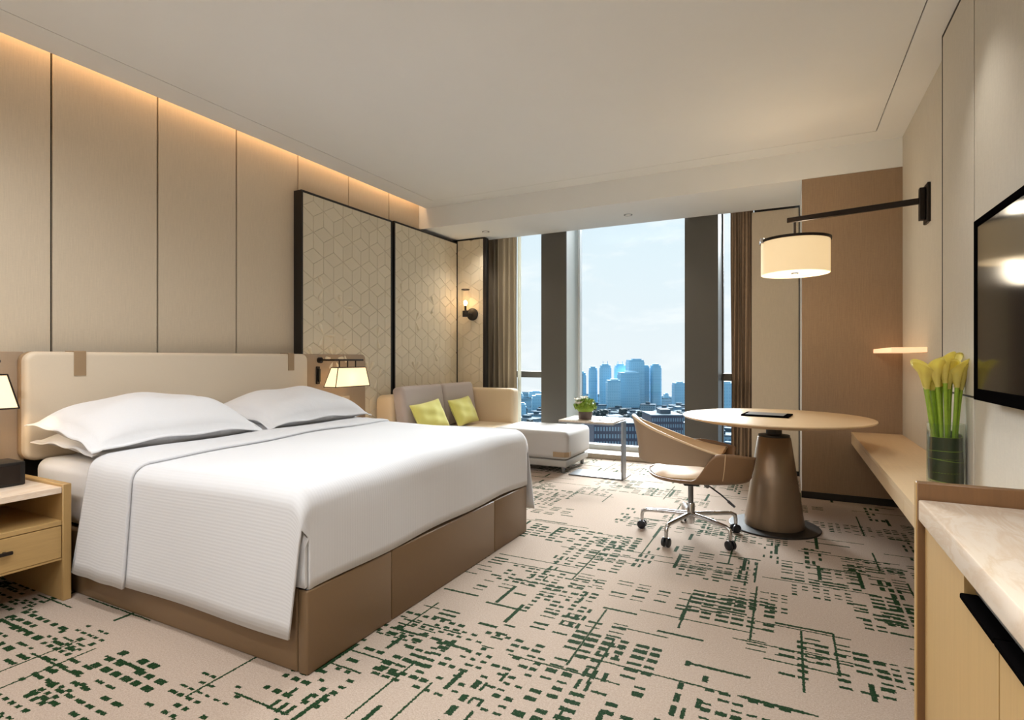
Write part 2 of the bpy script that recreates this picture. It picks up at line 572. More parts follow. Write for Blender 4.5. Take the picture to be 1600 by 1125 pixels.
# warm light hidden in the slot above the left wall
bm = BM(); box(bm, -3.74, -3.71, YN + .1, YB - .03, ZC + .175, ZC + .19)
led = struct('trim_1', bm, 'led', label='warm light strip hidden in ceiling slot')
add_light('cove_glow', 'AREA', (-3.725, (YN + YB) / 2, ZC + .165), COVE, (1, .68, .40), .03, YB - YN - .2, parent=None)

# right wall and its proud cloth panels
bm = BM(); box(bm, XR, XR + .15, YN, YW + .15, 0, ZC + .25)
wr = struct('wall_right', bm, 'wall_cloth_right', label='television wall of pale cloth panels')
XP = .731
bm = BM(); box(bm, XP + .012, XR, YN, 3.6, 0, ZC); box(bm, XP - .001, XR, 3.609, 3.619, 0, ZC); box(bm, XP - .001, XP + .02, YN, 3.61, ZC - .011, ZC)
mk('panel_backing', bm, 'black', wr)
for y0, y1, z0, z1 in ((3.068, 3.606, .983, ZC - .014), (3.068, 3.606, .02, .973), (1.5, 3.052, .983, ZC - .014), (1.5, 3.052, .02, .973), (-.2, 1.49, .02, ZC - .012), (-2.9, -.21, .02, ZC - .012)):
    bm = BM(); box(bm, XP, XP + .02, y0, y1, z0, z1, .0015, 1)
    mk('panel', bm, 'wall_cloth_right', wr)

# wall behind the camera
bm = BM(); box(bm, XL - .1, XR + .1, YN - .1, YN, 0, ZC + .25)
struct('wall_back', bm, 'wall_cloth_right', label='plain beige wall behind the camera')

# window side: brown pier, cloth panel, niche return
bm = BM(); box(bm, .104, XR, YB + .004, YW + .15, 0, ZS - .002)
wf = struct('wall_front', bm, 'white_paint', label='window wall with brown cloth pier')
bm = BM(); box(bm, .104, XR, YB - .002, YB + .004, .055, ZS - .002)
mk('pier_panel', bm, 'brown_cloth', wf)
bm = BM(); box(bm, .10, XR - .002, YB - .010, YB + .002, 0, .055)
b1 = struct('baseboard_right', bm, 'black', label='black skirting under brown pier')
bm = BM(); box(bm, -.302, .104, 6.022, YW + .15, 0, ZC + .1)
mk('panel_backing', bm, 'black', wf)
bm = BM(); box(bm, -.325, .094, 6.004, 6.021, .05, ZS - .012, .002, 1)
mk('panel', bm, 'wall_cloth', wf)
bm = BM(); box(bm, XL, -3.305, 5.80, 5.90, 0, ZC + .1)
mk('niche_return', bm, 'black', wf)
bm = BM(); box(bm, XL - .1, -3.25, 6.2, YW + .15, 0, ZC + .1)
mk('side_wall', bm, 'white_paint', wf)

# low curb under the windows
bm = BM(); box(bm, -3.3, -.322, 6.06, YW + .12, 0, .055, .004, 1)
struct('trim_2', bm, 'sill_stone', label='low stone curb under the windows')

# the three windows
def window(n, x0, x1, transom, label):
    bm = BM()
    fr = .012 if transom else .024
    box(bm, x0, x0 + fr, YW - .04, YW + .04, .05, ZC + .1)
    box(bm, x1 - fr, x1, YW - .04, YW + .04, .05, ZC + .1)
    box(bm, x0, x1, YW - .06, YW + .04, .055, .11)
    wn = struct('window_%d' % n, bm, 'frame_grey' if transom else 'frame_white', label=label, smooth=False)
    spans = [(.11, ZC + .1)]
    if transom:
        spans = [(.11, .905), (.985, ZC + .1)]
        bm = BM(); box(bm, x0 + fr, x1 - fr, YW - .05, YW + .04, .905, .985, .004, 1)
        mk('transom', bm, 'frame_grey', wn)
    for a, b in spans:
        bm = BM(); box(bm, x0 + fr, x1 - fr, YW - .004, YW + .004, a, b)
        mk('pane', bm, 'glass', wn, smooth=False)
window(1, -3.36, -2.634, True, 'left narrow window with a low transom')
window(2, -2.315, -.975, False, 'wide middle window without transom')
window(3, -.644, -.30, True, 'right narrow window beside the curtain')
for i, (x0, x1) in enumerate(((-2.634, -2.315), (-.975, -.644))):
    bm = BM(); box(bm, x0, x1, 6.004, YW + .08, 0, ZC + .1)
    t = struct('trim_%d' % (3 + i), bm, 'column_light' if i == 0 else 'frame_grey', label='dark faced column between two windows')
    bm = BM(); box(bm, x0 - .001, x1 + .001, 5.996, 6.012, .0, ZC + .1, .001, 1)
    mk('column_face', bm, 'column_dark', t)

# ================================================================== CURTAINS
def curtain(name, x0, x1, yc, amp, waves, label, z1=ZC + .09, lean=0., seed=0, mat='curtain_cloth'):
    rr = random.Random(seed)
    ph = [rr.uniform(-.6, .6) for _ in range(12)]
    def f(u, v):
        x = x0 + (x1 - x0) * u
        k = u * waves * 2 * PI
        a = amp * (.75 + .25 * math.sin(3.1 * k / 7 + seed)) * (.8 + .3 * (1 - v))
        y = yc + a * math.sin(k + ph[int(u * waves) % 12] * .4 + .25 * math.sin(v * 4 + u * 9))
        x += .012 * math.sin(v * 5 + u * 14) * (1 - v) + lean * (1 - v)
        return (x, y, .062 + (z1 - .062) * v)
    bm = BM(); grid(bm, f, int(waves * 16), 24)
    bmesh.ops.solidify(bm, geom=bm.faces[:], thickness=.004)
    r = thing(name, label, 'curtain', ((x0 + x1) / 2, yc, .062))
    mk('fabric', bm, mat, r, angle=80)
    bm = BM(); tube(bm, [(x0 - .02, yc, z1 + .004), (x1 + .02, yc, z1 + .004)], .006, 8)
    mk('track', bm, 'frame_grey', r)
    return r
curtain('curtain', -3.42, -2.985, 6.05, .055, 6, 'beige pleated curtain beside the wall sconce', seed=1)
curtain('curtain', -.53, -.312, 6.09, .05, 4, 'brown pleated curtain behind the round table', seed=4, mat='curtain_brown')
bm = BM(); grid(bm, lambda u, v: (-3.02 + .04 * u, 6.14 + .02 * math.sin(u * 14), .062 + (ZC + .02) * v), 12, 4)
bmesh.ops.solidify(bm, geom=bm.faces[:], thickness=.002)
tag(mk('sheer_curtain', bm, 'sheer_cloth'), 'thin pale sheer gathered at edge of beige curtain', 'curtain')

# ================================================================== PATTERNED WALL PANELS
def clip_poly(poly, s0, s1, t0, t1):
    def cut(ps, inside, inter):
        out = []
        for i in range(len(ps)):
            a, b = ps[i - 1], ps[i]
            ia, ib = inside(a), inside(b)
            if ib:
                if not ia: out.append(inter(a, b))
                out.append(b)
            elif ia: out.append(inter(a, b))
        return out
    def at(k, c): return lambda a, b: tuple(a[i] + (b[i] - a[i]) * (c - a[k]) / (b[k] - a[k]) for i in (0, 1))
    for k, c, sg in ((0, s0, 1), (0, s1, -1), (1, t0, 1), (1, t1, -1)):
        if not poly: break
        poly = cut(poly, lambda p: sg * (p[k] - c) >= -1e-9, at(k, c))
    return poly

def inset(poly, d):
    n = len(poly)
    out = []
    for i in range(n):
        p0, p1, p2 = Vector(poly[i - 1]), Vector(poly[i]), Vector(poly[(i + 1) % n])
        e1, e2 = (p1 - p0), (p2 - p1)
        if e1.length < 1e-6 or e2.length < 1e-6: return None
        e1.normalize(); e2.normalize()
        n1, n2 = Vector((-e1.y, e1.x)), Vector((-e2.y, e2.x))
        den = 1 + n1.dot(n2)
        if den < .15: return None
        out.append(tuple(p1 + (n1 + n2) * d / den))
    return out

def area(p): return .5 * sum(p[i - 1][0] * p[i][1] - p[i][0] * p[i - 1][1] for i in range(len(p)))

E_ = .137
HX = E_ * math.cos(PI / 6)
VA, VB, VC = (HX, E_ / 2), (-HX, E_ / 2), (0, -E_)
def rhombi(s0, s1, t0, t1, so, to):
    out = []
    for r in range(-30, 40):
        for q in range(-30, 40):
            P0 = (so + q * 2 * HX + r * HX, to + r * 1.5 * E_)
            if not (s0 - .3 < P0[0] < s1 + .3 and t0 - .3 < P0[1] < t1 + .3): continue
            for a, b in ((VA, VB), (VB, VC), (VC, VA)):
                poly = [P0, (P0[0] + a[0], P0[1] + a[1]), (P0[0] + a[0] + b[0], P0[1] + a[1] + b[1]), (P0[0] + b[0], P0[1] + b[1])]
                poly = clip_poly(poly, s0, s1, t0, t1)
                if len(poly) < 3: continue
                if area(poly) < 0: poly = poly[::-1]
                if area(poly) < .0006: continue
                out.append(poly)
    return out

def tile_bm(poly, to3):
    """a leather lozenge, edges rolled down into the seam"""
    bm = BM()
    a = inset(poly, .0011); b = inset(poly, .0034)
    if a is None or b is None or area(b) <= 0 or area(a) <= 0: return None
    lo = [bm.verts.new(to3(p, 0)) for p in a]
    mi = [bm.verts.new(to3(p, .0035)) for p in a]
    hi = [bm.verts.new(to3(p, .0055)) for p in b]
    n = len(a)
    for i in range(n):
        j = (i + 1) % n
        bm.faces.new((lo[i], lo[j], mi[j], mi[i])); bm.faces.new((mi[i], mi[j], hi[j], hi[i]))
    bm.faces.new(hi)
    return bm

def petal_bm(p0, p1, to3, wd=.026, ht=.036):
    """a raised drop that swells towards its outer end"""
    d = Vector((p1[0] - p0[0], p1[1] - p0[1])); L = d.length; d.normalize(); s = Vector((-d.y, d.x))
    bm = BM()
    rows = []
    for i in range(11):
        t = i / 10
        wv = wd * (t ** 1.2) * math.sqrt(max(0, 1 - t ** 6)) + .001
        row = []
        for k in range(9):
            a = PI * k / 8
            q = Vector(p0) + d * (L * t) + s * (wv * math.cos(a))
            row.append(bm.verts.new(to3(tuple(q), .004 + ht * (t ** 1.1) * math.sqrt(max(0, 1 - t ** 8)) * math.sin(a))))
        rows.append(row)
    for a, b in zip(rows, rows[1:]):
        for k in range(8): bm.faces.new((a[k], a[k + 1], b[k + 1], b[k]))
    return bm

def art_panel(label, y0, y1, z0, z1, xf, so, to, petals):
    r = thing('art_panel', label, 'wall panel', (xf, (y0 + y1) / 2, z0), 'patterned leather wall panels')
    f = .017
    bm = BM(); box(bm, XL, xf - .001, y0 + f, y1 - f, z0, z1 - f)
    mk('backing', bm, 'tile_groove', r)
    for nm, a in (('frame', (y0, y0 + f, z0, z1)), ('frame', (y1 - f, y1, z0, z1)), ('frame', (y0 + f, y1 - f, z1 - f, z1))):
        bm = BM(); box(bm, XL, xf + .008, a[0], a[1], a[2], a[3], .0015, 1)
        mk(nm, bm, 'black', r)
    to3 = lambda p, h: (xf - .001 + h, p[0], p[1])
    for poly in rhombi(y0 + f, y1 - f, z0, z1 - f, so, to):
        t = tile_bm(poly, to3)
        if t: mk('tile', t, 'tile', r, smooth=False)
    for (a, b) in petals:
        mk('petal', petal_bm(a, b, to3), 'petal_leather', r, angle=70)
    return r

# petals sit on the meeting points of the seams: (start) -> directions as multiples of 60 degrees
def petal_set(nodes, so, to):
    out = []
    for (y, z), dirs in nodes:
        best = None
        for r in range(-30, 40):
            for q in range(-30, 40):
                base = (so + q * 2 * HX + r * HX, to + r * 1.5 * E_)
                for p in (base, (base[0] + VA[0], base[1] + VA[1]), (base[0] + VB[0], base[1] + VB[1])):
                    dd = (p[0] - y) ** 2 + (p[1] - z) ** 2
                    if best is None or dd < best[0]: best = (dd, p)
        p = best[1]
        for a in dirs:
            a = math.radians(a)
            out.append((p, (p[0] + .118 * math.cos(a), p[1] + .118 * math.sin(a))))
    return out
nodes1 = [((3.575, 1.858), (120, 240)), ((3.915, 1.665), (120, 240, 0)), ((3.66, 1.66), (240,)), ((3.575, 1.46), (120, 240, 0)),
          ((3.46, 1.275), (120,)), ((3.70, 1.275), (0, 60, 120, 180, 240, 300)), ((3.93, 1.285), (75, 285)), ((4.29, 1.48), (80, 280)),
          ((4.16, 1.07), (60, 120)), ((4.30, .90), (60, 240))]
nodes2 = [((4.73, 1.9), (100, 240)), ((4.9, 1.5), (60, 300)), ((5.0, 1.05), (60, 120)), ((5.2, 1.75), (120, 240)), ((5.35, 1.2), (60, 300))]
art_panel('near patterned leather panel with raised petals behind bedside lamp', 3.335, 4.525, .45, 2.585, -3.69, 3.467, 2.385, petal_set(nodes1, 3.467, 2.385))
art_panel('far patterned leather panel behind the sofa', 4.56, 5.79, .45, 2.595, -3.69, 4.69, 2.385, petal_set(nodes2, 4.69, 2.385))

def end_panel():
    x0, x1, z0, z1, yf = -3.69, -3.30, .45, 2.62, 5.784
    r = thing('sconce_panel', 'narrow patterned leather panel holding the wall sconce', 'wall panel', ((x0 + x1) / 2, yf, z0))
    f = .012
    bm = BM(); box(bm, x0 + f, x1 - f, yf + .001, 5.799, z0, z1 - f); mk('backing', bm, 'tile_groove', r)
    for a in ((x0, x0 + f * .7, z0, z1), (x1 - f, x1 + .03, z0, z1), (x0 + f, x1 - f, z1 - f, z1)):
        bm = BM(); box(bm, a[0], a[1], yf - .004, 5.8, a[2], a[3], .0012, 1); mk('frame', bm, 'black', r)
    to3 = lambda p, h: (p[0], yf - h, p[1])
    for poly in rhombi(x0 + f, x1 - f, z0, z1 - f, -3.6, 2.385):
        t = tile_bm(poly, to3)
        if t: mk('tile', t, 'tile', r, smooth=False)
end_panel()

# ================================================================== BEDSIDE BACKBOARDS
bm = BM(); prism(bm, round_rect(3.30, 4.11, 0, 1.187, .045, 6, (0, 0, 1, 0)), 'x', XL, -3.675, .004, 2)
tag(mk('bedside_board', bm, 'bronze_panel'), 'brown fabric board behind the right bedside lamp', 'wall panel')
bm = BM(); box(bm, XL, -3.70, -.4, 1.455, 0, 1.187, .006)
tag(mk('bedside_board', bm, 'bronze_panel'), 'brown fabric board behind left nightstand', 'wall panel')
bm = BM(); box(bm, XL, -3.735, 1.46, 3.295, 0, 1.18)  # black sheet standing in for the shade behind the headboard
tag(mk('headboard_gap_shade', bm, 'black'), 'dark sheet for the shadow gap behind the headboard', 'wall panel')

# ================================================================== BED
BX0, BX1, BY0, BY1, BZ = -3.60, -1.55, 1.43, 3.29, .307
bed = thing('bed', 'king bed with taupe leather base and cream headboard', 'bed', ((BX0 + BX1) / 2, (BY0 + BY1) / 2, 0))
bm = BM(); box(bm, BX0, BX1 - .052, BY0, BY0 + .05, 0, BZ, .008, 3); mk('side_rail', bm, 'taupe_leather', bed)
bm = BM(); box(bm, BX0, BX1 - .052, BY1 - .05, BY1, 0, BZ, .008, 3); mk('side_rail', bm, 'taupe_leather', bed)
for a, b in ((BY0, 1.903), (1.905, 2.843), (2.845, BY1)):
    bm = BM(); box(bm, BX1 - .05, BX1, a, b, 0, BZ, .008, 3); mk('foot_panel', bm, 'taupe_leather', bed)
bm = BM(); box(bm, BX0, BX1 - .055, BY0 + .055, BY1 - .055, .10, .285); mk('platform', bm, 'black', bed)
bm = BM(); prism(bm, round_rect(1.425, 3.335, .60, 1.187, .055, 8), 'x', -3.70, -3.605, .022, 4)
hb = mk('headboard', bm, 'beige_leather', bed, angle=60)
bm = BM(); prism(bm, round_rect(1.424, 3.336, .599, 1.188, .055, 8), 'x', -3.7, -3.652, .003, 1)
mk('headboard_edge', bm, 'strap_leather', hb, angle=60)
for y in (1.673, 3.157):
    bm = BM()
    prism(bm, [(-3.601, 1.052), (-3.606, 1.052), (-3.606, 1.1875), (-3.70, 1.1875), (-3.70, 1.193), (-3.606, 1.193), (-3.601, 1.188)], 'y', y - .03, y + .03, .001, 1)
    mk('strap', bm, 'strap_leather', hb)

# mattress under a white fitted sheet
MX0, MX1, MY0, MY1 = -3.575, -1.572, 1.446, 3.274
bm = BM(); box(bm, MX0, MX1, MY0, MY1, .309, .622, .055, 5)
tag(mk('mattress', bm, 'cotton', angle=60), 'mattress in white fitted sheet beside the nightstand', 'mattress')

# bedspread: over the top, down both sides and tucked straight down at the foot
YH0, YH1 = 1.412, 3.308      # hanging sides
def bed_top(x, y):
    yy = (y - BY0) / (BY1 - BY0)
    return .664 + .014 * math.sin(PI * min(max(yy, 0), 1)) + .004 * math.sin(x * 5 + y * 3) + .003 * math.sin(y * 9 - x * 4)
def spread_surface(x_head, x_foot_flat, lift, foot):
    # across: hem, side, shoulder arc, top, arc, side, hem
    r = .066
    q = []
    for k in range(9): q.append(('near', k / 8))
    for k in range(1, 8): q.append(('arc_n', k / 8))
    for k in range(0, 41): q.append(('top', k / 40))
    for k in range(7, 0, -1): q.append(('arc_f', k / 8))
    for k in range(8, -1, -1): q.append(('far', k / 8))
    p = [('flat', k / 40) for k in range(41)]
    if foot:
        p += [('arc', k / 8) for k in range(1, 9)]
        p += [('down', k / 8) for k in range(1, 9)]
    xe = x_foot_flat
    def pos(pi, qi):
        kp, tp = p[pi]; kq, tq = q[qi]
        if kp == 'flat': X, dz = x_head + (xe - x_head) * tp, 0.
        elif kp == 'arc': X, dz = xe + r * math.sin(tp * PI / 2), r * (1 - math.cos(tp * PI / 2))
        else: X, dz = xe + r + .004 * math.sin(qi * .35), r + (.664 - r - .309) * tp
        if kq == 'top':
            Y = YH0 + r + (YH1 - YH0 - 2 * r) * tq; z = bed_top(X, Y) - dz
        elif kq in ('arc_n', 'arc_f'):
            a = tq * PI / 2
            Y = YH0 + r * (1 - math.sin(a)) if kq == 'arc_n' else YH1 - r * (1 - math.sin(a))
            z = bed_top(X, YH0 + r) - dz - r * (1 - math.cos(PI / 2 - a))
            Y0 = Y
        else:
            zs = bed_top(X, YH0) - dz - r
            hem = .137
            z = hem + (zs - hem) * tq
            wob = .006 * math.sin(X * 6.3) * (1 - tq) + .012 * (1 - tq)
            Y = YH0 - wob if kq == 'near' else YH1 + wob + .035 * (1 - tq)
            if foot: X = X + (-.045 if kq == 'near' else .03) * (1 - tq) * max(0., (X - x_head) / (xe + r - x_head)) ** 3
            X -= .12 * (1 - tq) * max(0., 1 - (X - x_head) / .40)
        if kq == 'arc_n': Y = YH0 + r - r * math.cos(tq * PI / 2); z = bed_top(X, YH0 + r) - dz - r + r * math.sin(tq * PI / 2)
        if kq == 'arc_f': Y = YH1 - r + r * math.cos(tq * PI / 2); z = bed_top(X, YH0 + r) - dz - r + r * math.sin(tq * PI / 2)
        if kp == 'down':
            Y = min(max(Y, BY0 + .004), BY1 - .004)
            if kq in ('near', 'far'):      # turned round the corner behind the hanging side
                X = xe + r - .16 * (1 - tq); Y = BY0 + .004 if kq == 'near' else BY1 - .004; z = bed_top(X, YH0) - dz - r + (.07 if tp < .13 and tq < 1 else 0)
            z = max(z, .309)
        n = Vector((0, 0, 0))
        if lift:
            n = Vector((0, {'near': -1, 'arc_n': -.7, 'top': 0, 'arc_f': .7, 'far': 1}[kq], {'near': 0, 'arc_n': .7, 'top': 1, 'arc_f': .7, 'far': 0}[kq])) * lift
            if kq in ('near', 'far'): z -= .004
        return Vector((X, Y, z)) + n
    # lengths for the ribs
    mid = 20
    ql = [0.]
    for i in range(1, len(q)): ql.append(ql[-1] + (pos(mid, i) - pos(mid, i - 1)).length)
    return p, q, pos, ql
def build_spread(x_head, xe, lift, foot, skew=None):
    p, q, pos, ql = spread_surface(x_head, xe, lift, foot)
    bm = BM()
    vs = []
    for i in range(len(p)):
        row = []
        for j in range(len(q)):
            c = pos(i, j)
            if skew: c = skew(c, p[i][1])
            row.append(bm.verts.new(c))
        vs.append(row)
    uvl = bm.loops.layers.uv.verify()
    nq = len(q)
    for i in range(len(p) - 1):
        for j in range(nq - 1):
            down = p[i + 1][0] == 'down'
            if down and p[i][0] == 'arc' and not (8 <= j <= nq - 10): continue
            fc = bm.faces.new((vs[i][j], vs[i + 1][j], vs[i + 1][j + 1], vs[i][j + 1]))
            for lp, (a, b) in zip(fc.loops, ((i, j), (i + 1, j), (i + 1, j + 1), (i, j + 1))):
                lp[uvl].uv = (vs[a][b].co.x, ql[b])
    for v in [v for v in bm.verts if not v.link_faces]: bm.verts.remove(v)
    return bm
bm = build_spread(-2.91, -1.624, 0, True)
bs = mk('bedspread', bm, 'linen', angle=75)
sm = bs.modifiers.new('thickness', 'SOLIDIFY'); sm.thickness = .009; sm.offset = 1
tag(bs, 'white ribbed bedspread draped over the bed to low hems', 'bedspread')
def skew(c, t):
    edge = .10 * max(0., min(1., (c.y - 1.5) / 1.8))
    return Vector((c.x - edge * t + .006 * math.sin(c.y * 7) * t + (.03 * max(0, .6 - c.z) if t < .05 else 0) - .03 * t * (max(0, .55 - c.z)), c.y, c.z + .002 * math.sin(c.x * 30)))
bm = build_spread(-2.93, -2.585, .013, False, skew)
bb = mk('turned_down_sheet', bm, 'linen', angle=75)
sm = bb.modifiers.new('thickness', 'SOLIDIFY'); sm.thickness = .012; sm.offset = 1
tag(bb, 'white ribbed turned down band of bedding below the pillows', 'bedding')

# ---- pillows
def pillow_bm(a, b, T, flange=.0, pinch=.07, n=30, seed=0, droop=.0):
    """cushion in local axes: half sizes a, b, half thickness T"""
    rr = random.Random(seed)
    ph = [rr.uniform(0, 6.28) for _ in range(6)]
    bm = BM()
    sides = []
    for sg in (1, -1):
        rows = []
        for i in range(n + 1):
            row = []
            for j in range(n + 1):
                u, v = -1 + 2 * i / n, -1 + 2 * j / n
                u = math.sin(u * PI / 2) * .55 + u * .45; v = math.sin(v * PI / 2) * .55 + v * .45
                x = a * u * (1 - pinch * (1 - v * v))
                y = b * v * (1 - pinch * (1 - u * u))
                fl = 1 - flange
                uu, vv = min(1, abs(u) / fl), min(1, abs(v) / fl)
                h = T * max(0, (1 - uu ** 2.6) * (1 - vv ** 2.6)) ** .5
                wr_ = .012 * T / .08 * (math.sin(5 * u + 3 * v + ph[0]) * math.sin(4 * v - 2 * u + ph[1])) * (h / T)
                z = sg * h + wr_ + (.003 if sg > 0 else -.003)
                z -= droop * (abs(u) ** 3 + abs(v) ** 3) * .5
                if flange:
                    z += .006 * math.sin(9 * u + ph[2]) * (abs(v) > fl) + .006 * math.sin(8 * v + ph[3]) * (abs(u) > fl)
                row.append(bm.verts.new((x, y, z)))
            rows.append(row)
        for i in range(n):
            for j in range(n):
                f = (rows[i][j], rows[i + 1][j], rows[i + 1][j + 1], rows[i][j + 1])
                bm.faces.new(f if sg > 0 else f[::-1])
        sides.append(rows)
    A, B = sides
    rim = [(i, 0) for i in range(n)] + [(n, j) for j in range(n)] + [(i, n) for i in range(n, 0, -1)] + [(0, j) for j in range(n, 0, -1)]
    for k in range(len(rim)):
        (i, j), (i2, j2) = rim[k], rim[(k + 1) % len(rim)]
        bm.faces.new((A[i][j], B[i][j], B[i2][j2], A[i2][j2]))
    return bm

def place(bm, loc, ex, ey):
    """local x along ex, local y along ey"""
    ex = Vector(ex).normalized(); ey = Vector(ey); ey = (ey - ex * ey.dot(ex)).normalized(); ez = ex.cross(ey)
    m = Matrix(((ex.x, ey.x, ez.x, loc[0]), (ex.y, ey.y, ez.y, loc[1]), (ex.z, ey.z, ez.z, loc[2]), (0, 0, 0, 1)))
    bmesh.ops.transform(bm, matrix=m, verts=bm.verts)
    return bm

pils = [
    (-3.27, 1.885, .722, .30, .455, .086, .05, 'lower white pillow of the stack beside the nightstand', 1),
    (-3.27, 2.845, .722, .30, .455, .078, .05, 'lower white pillow of the stack farther from the nightstand', 2),
    (-3.23, 1.875, .805, .325, .475, .128, .14, 'large white pillow topping the stack beside nightstand', 3),
    (-3.23, 2.86, .800, .325, .475, .122, .12, 'large white pillow topping the far stack', 4),
]
for x, y, z, a, b, T, slope, lab, sd in pils:
    bm = pillow_bm(a, b, T, .07, .04, 34, sd, droop=.055 if T > .09 else .035)
    place(bm, (x, y, z), (1, 0, -slope), (0, 1, 0))
    tag(mk('pillow', bm, 'cotton', angle=85), lab, 'pillow', 'white bed pillows')

# ================================================================== NIGHTSTAND
NX0, NX1, NY0, NY1 = -3.66, -3.065, .55, 1.388
ns = thing('nightstand', 'oak nightstand with marble top and one drawer', 'nightstand', ((NX0 + NX1) / 2, (NY0 + NY1) / 2, 0))
for a in (NY0, NY1 - .036):
    bm = BM(); box(bm, NX0, NX1, a, a + .036, 0, .553, .003, 1); mk('side_panel', bm, 'oak_side', ns)
bm = BM(); box(bm, NX0, NX0 + .018, NY0 + .036, NY1 - .036, .19, .553, .002, 1); mk('back_panel', bm, 'oak_side', ns)
bm = BM(); box(bm, NX0 + .02, NX1 - .004, NY0 + .037, NY1 - .037, .512, .541, .002, 1); mk('top', bm, 'marble', ns)
bm = BM(); box(bm, NX0 + .02, NX1 - .004, NY0 + .037, NY1 - .037, .361, .383, .002, 1); mk('shelf', bm, 'oak', ns)
bm = BM(); box(bm, NX0 + .02, NX1 - .006, NY0 + .037, NY1 - .037, .196, .206, .001, 1); mk('bottom_board', bm, 'oak', ns)
bm = BM(); box(bm, NX1 - .026, NX1 - .004, NY0 + .039, NY1 - .039, .207, .358, .0025, 1); dr = mk('drawer', bm, 'oak', ns)
bm = BM()
box(bm, NX1 + .012, NX1 + .022, .80, 1.16, .286, .302, .003, 1)
box(bm, NX1 - .006, NX1 + .014, .82, .83, .288, .300); box(bm, NX1 - .006, NX1 + .014, 1.13, 1.14, .288, .300)
mk('handle', bm, 'dark_metal', dr)
bx = thing('black_box', 'small black box with loop handle on the nightstand', 'box', (-3.37, 1.13, .542))
bm = BM(); box(bm, -3.46, -3.29, .95, 1.30, .542, .655, .006); mk('body', bm, 'black', bx)
bm = BM(); box(bm, -3.289, -3.286, .97, 1.28, .555, .642, .001, 1); mk('front_grille', bm, 'dark_metal', bx)
bm = BM(); tube(bm, [(-3.375, 1.155 + .03 * math.cos(t * PI / 8), .655 + .028 * math.sin(t * PI / 8)) for t in range(9)], .004, 8); mk('loop_handle', bm, 'black', bx)

# ================================================================== BEDSIDE LAMPS
def bedside_lamp(label, y0, y1, side):
    """lantern shade on a swing arm; side = +1 when the wall pivot is at the low-y end"""
    x0, x1 = -3.555, -3.42
    zb, zt = .903, 1.07
    ins_x, ins_y = .03, .055
    yc = (y0 + y1) / 2
    r = thing('bedside_lamp', label, 'lamp', (-3.675, yc, zb), 'bedside wall lamps')
    lo = [(x0, y0), (x1, y0), (x1, y1), (x0, y1)]
    hi = [(x0 + ins_x, y0 + ins_y), (x1 - ins_x * .4, y0 + ins_y * .75), (x1 - ins_x * .4, y1 - ins_y * .75), (x0 + ins_x, y1 - ins_y)]
    for i in range(4):
        j = (i + 1) % 4
        bm = BM()
        f = bm.faces.new([bm.verts.new((*lo[i], zb)), bm.verts.new((*lo[j], zb)), bm.verts.new((*hi[j], zt)), bm.verts.new((*hi[i], zt))])
        bmesh.ops.solidify(bm, geom=bm.faces[:], thickness=.003)
        mk('shade_panel', bm, 'bed_shade', r, smooth=False)
    bm = BM()
    for i in range(4):
        j = (i + 1) % 4
        tube(bm, [(*lo[i], zb), (*hi[i], zt)], .004, 6)
        tube(bm, [(*lo[i], zb), (*lo[j], zb)], .004, 6)
        tube(bm, [(*hi[i], zt), (*hi[j], zt)], .004, 6)
    mk('shade_frame', bm, 'dark_metal', r, angle=50)
    bm = BM()
    zA = 1.128
    ya, yb = (y0 + .06, y1 - .02) if side > 0 else (y1 - .06, y0 + .02)
    box(bm, -3.50, -3.475, min(ya, yb), max(ya, yb), zA, zA + .016, .003, 1)
    box(bm, -3.675, -3.48, ya - .012, ya + .012, zA, zA + .016, .003, 1)
    mk('arm', bm, 'dark_metal', r)
    bm = BM(); tube(bm, [(-3.674, ya, zA + .006), (-3.648, ya, zA + .006)], .026, 16); mk('wall_rose', bm, 'dark_metal', r)
    for k in (-1, 0, 1):
        bm = BM(); tube(bm, [(-3.487, yc + k * .10, zt - .03), (-3.487, yc + k * .10, zA + .002)], .006, 8); mk('hanger', bm, 'dark_metal', r)
    bm = BM(); box(bm, -3.515, -3.46, y0 + .08, y1 - .08, zt - .035, zt - .028); mk('lamp_holder', bm, 'dark_metal', r)
    add_light('bedside_glow', 'POINT', ((x0 + x1) / 2, yc, .97), BEDSIDE, (1, .74, .45), .03, parent=r)
bedside_lamp('lantern shaded wall lamp between headboard and sofa', 3.46, 3.885, 1)
bedside_lamp('lantern shaded wall lamp above the nightstand', .90, 1.325, -1)
rl = thing('reading_light', 'slim dark reading light on right bedside board', 'light fixture', (-3.675, 3.50, .925))
bm = BM(); box(bm, -3.675, -3.662, 3.482, 3.522, .925, 1.08, .003, 1); mk('plate', bm, 'dark_metal', rl)
bm = BM(); box(bm, -3.662, -3.642, 3.492, 3.512, .945, 1.06, .006, 2); mk('lamp_head', bm, 'black', rl)
bm = BM(); box(bm, -3.675, -3.667, 3.80, 3.89, .72, .80, .002, 1)
tag(mk('wall_outlet', bm, 'outlet'), 'small socket plate on right bedside board below lamp', 'outlet')

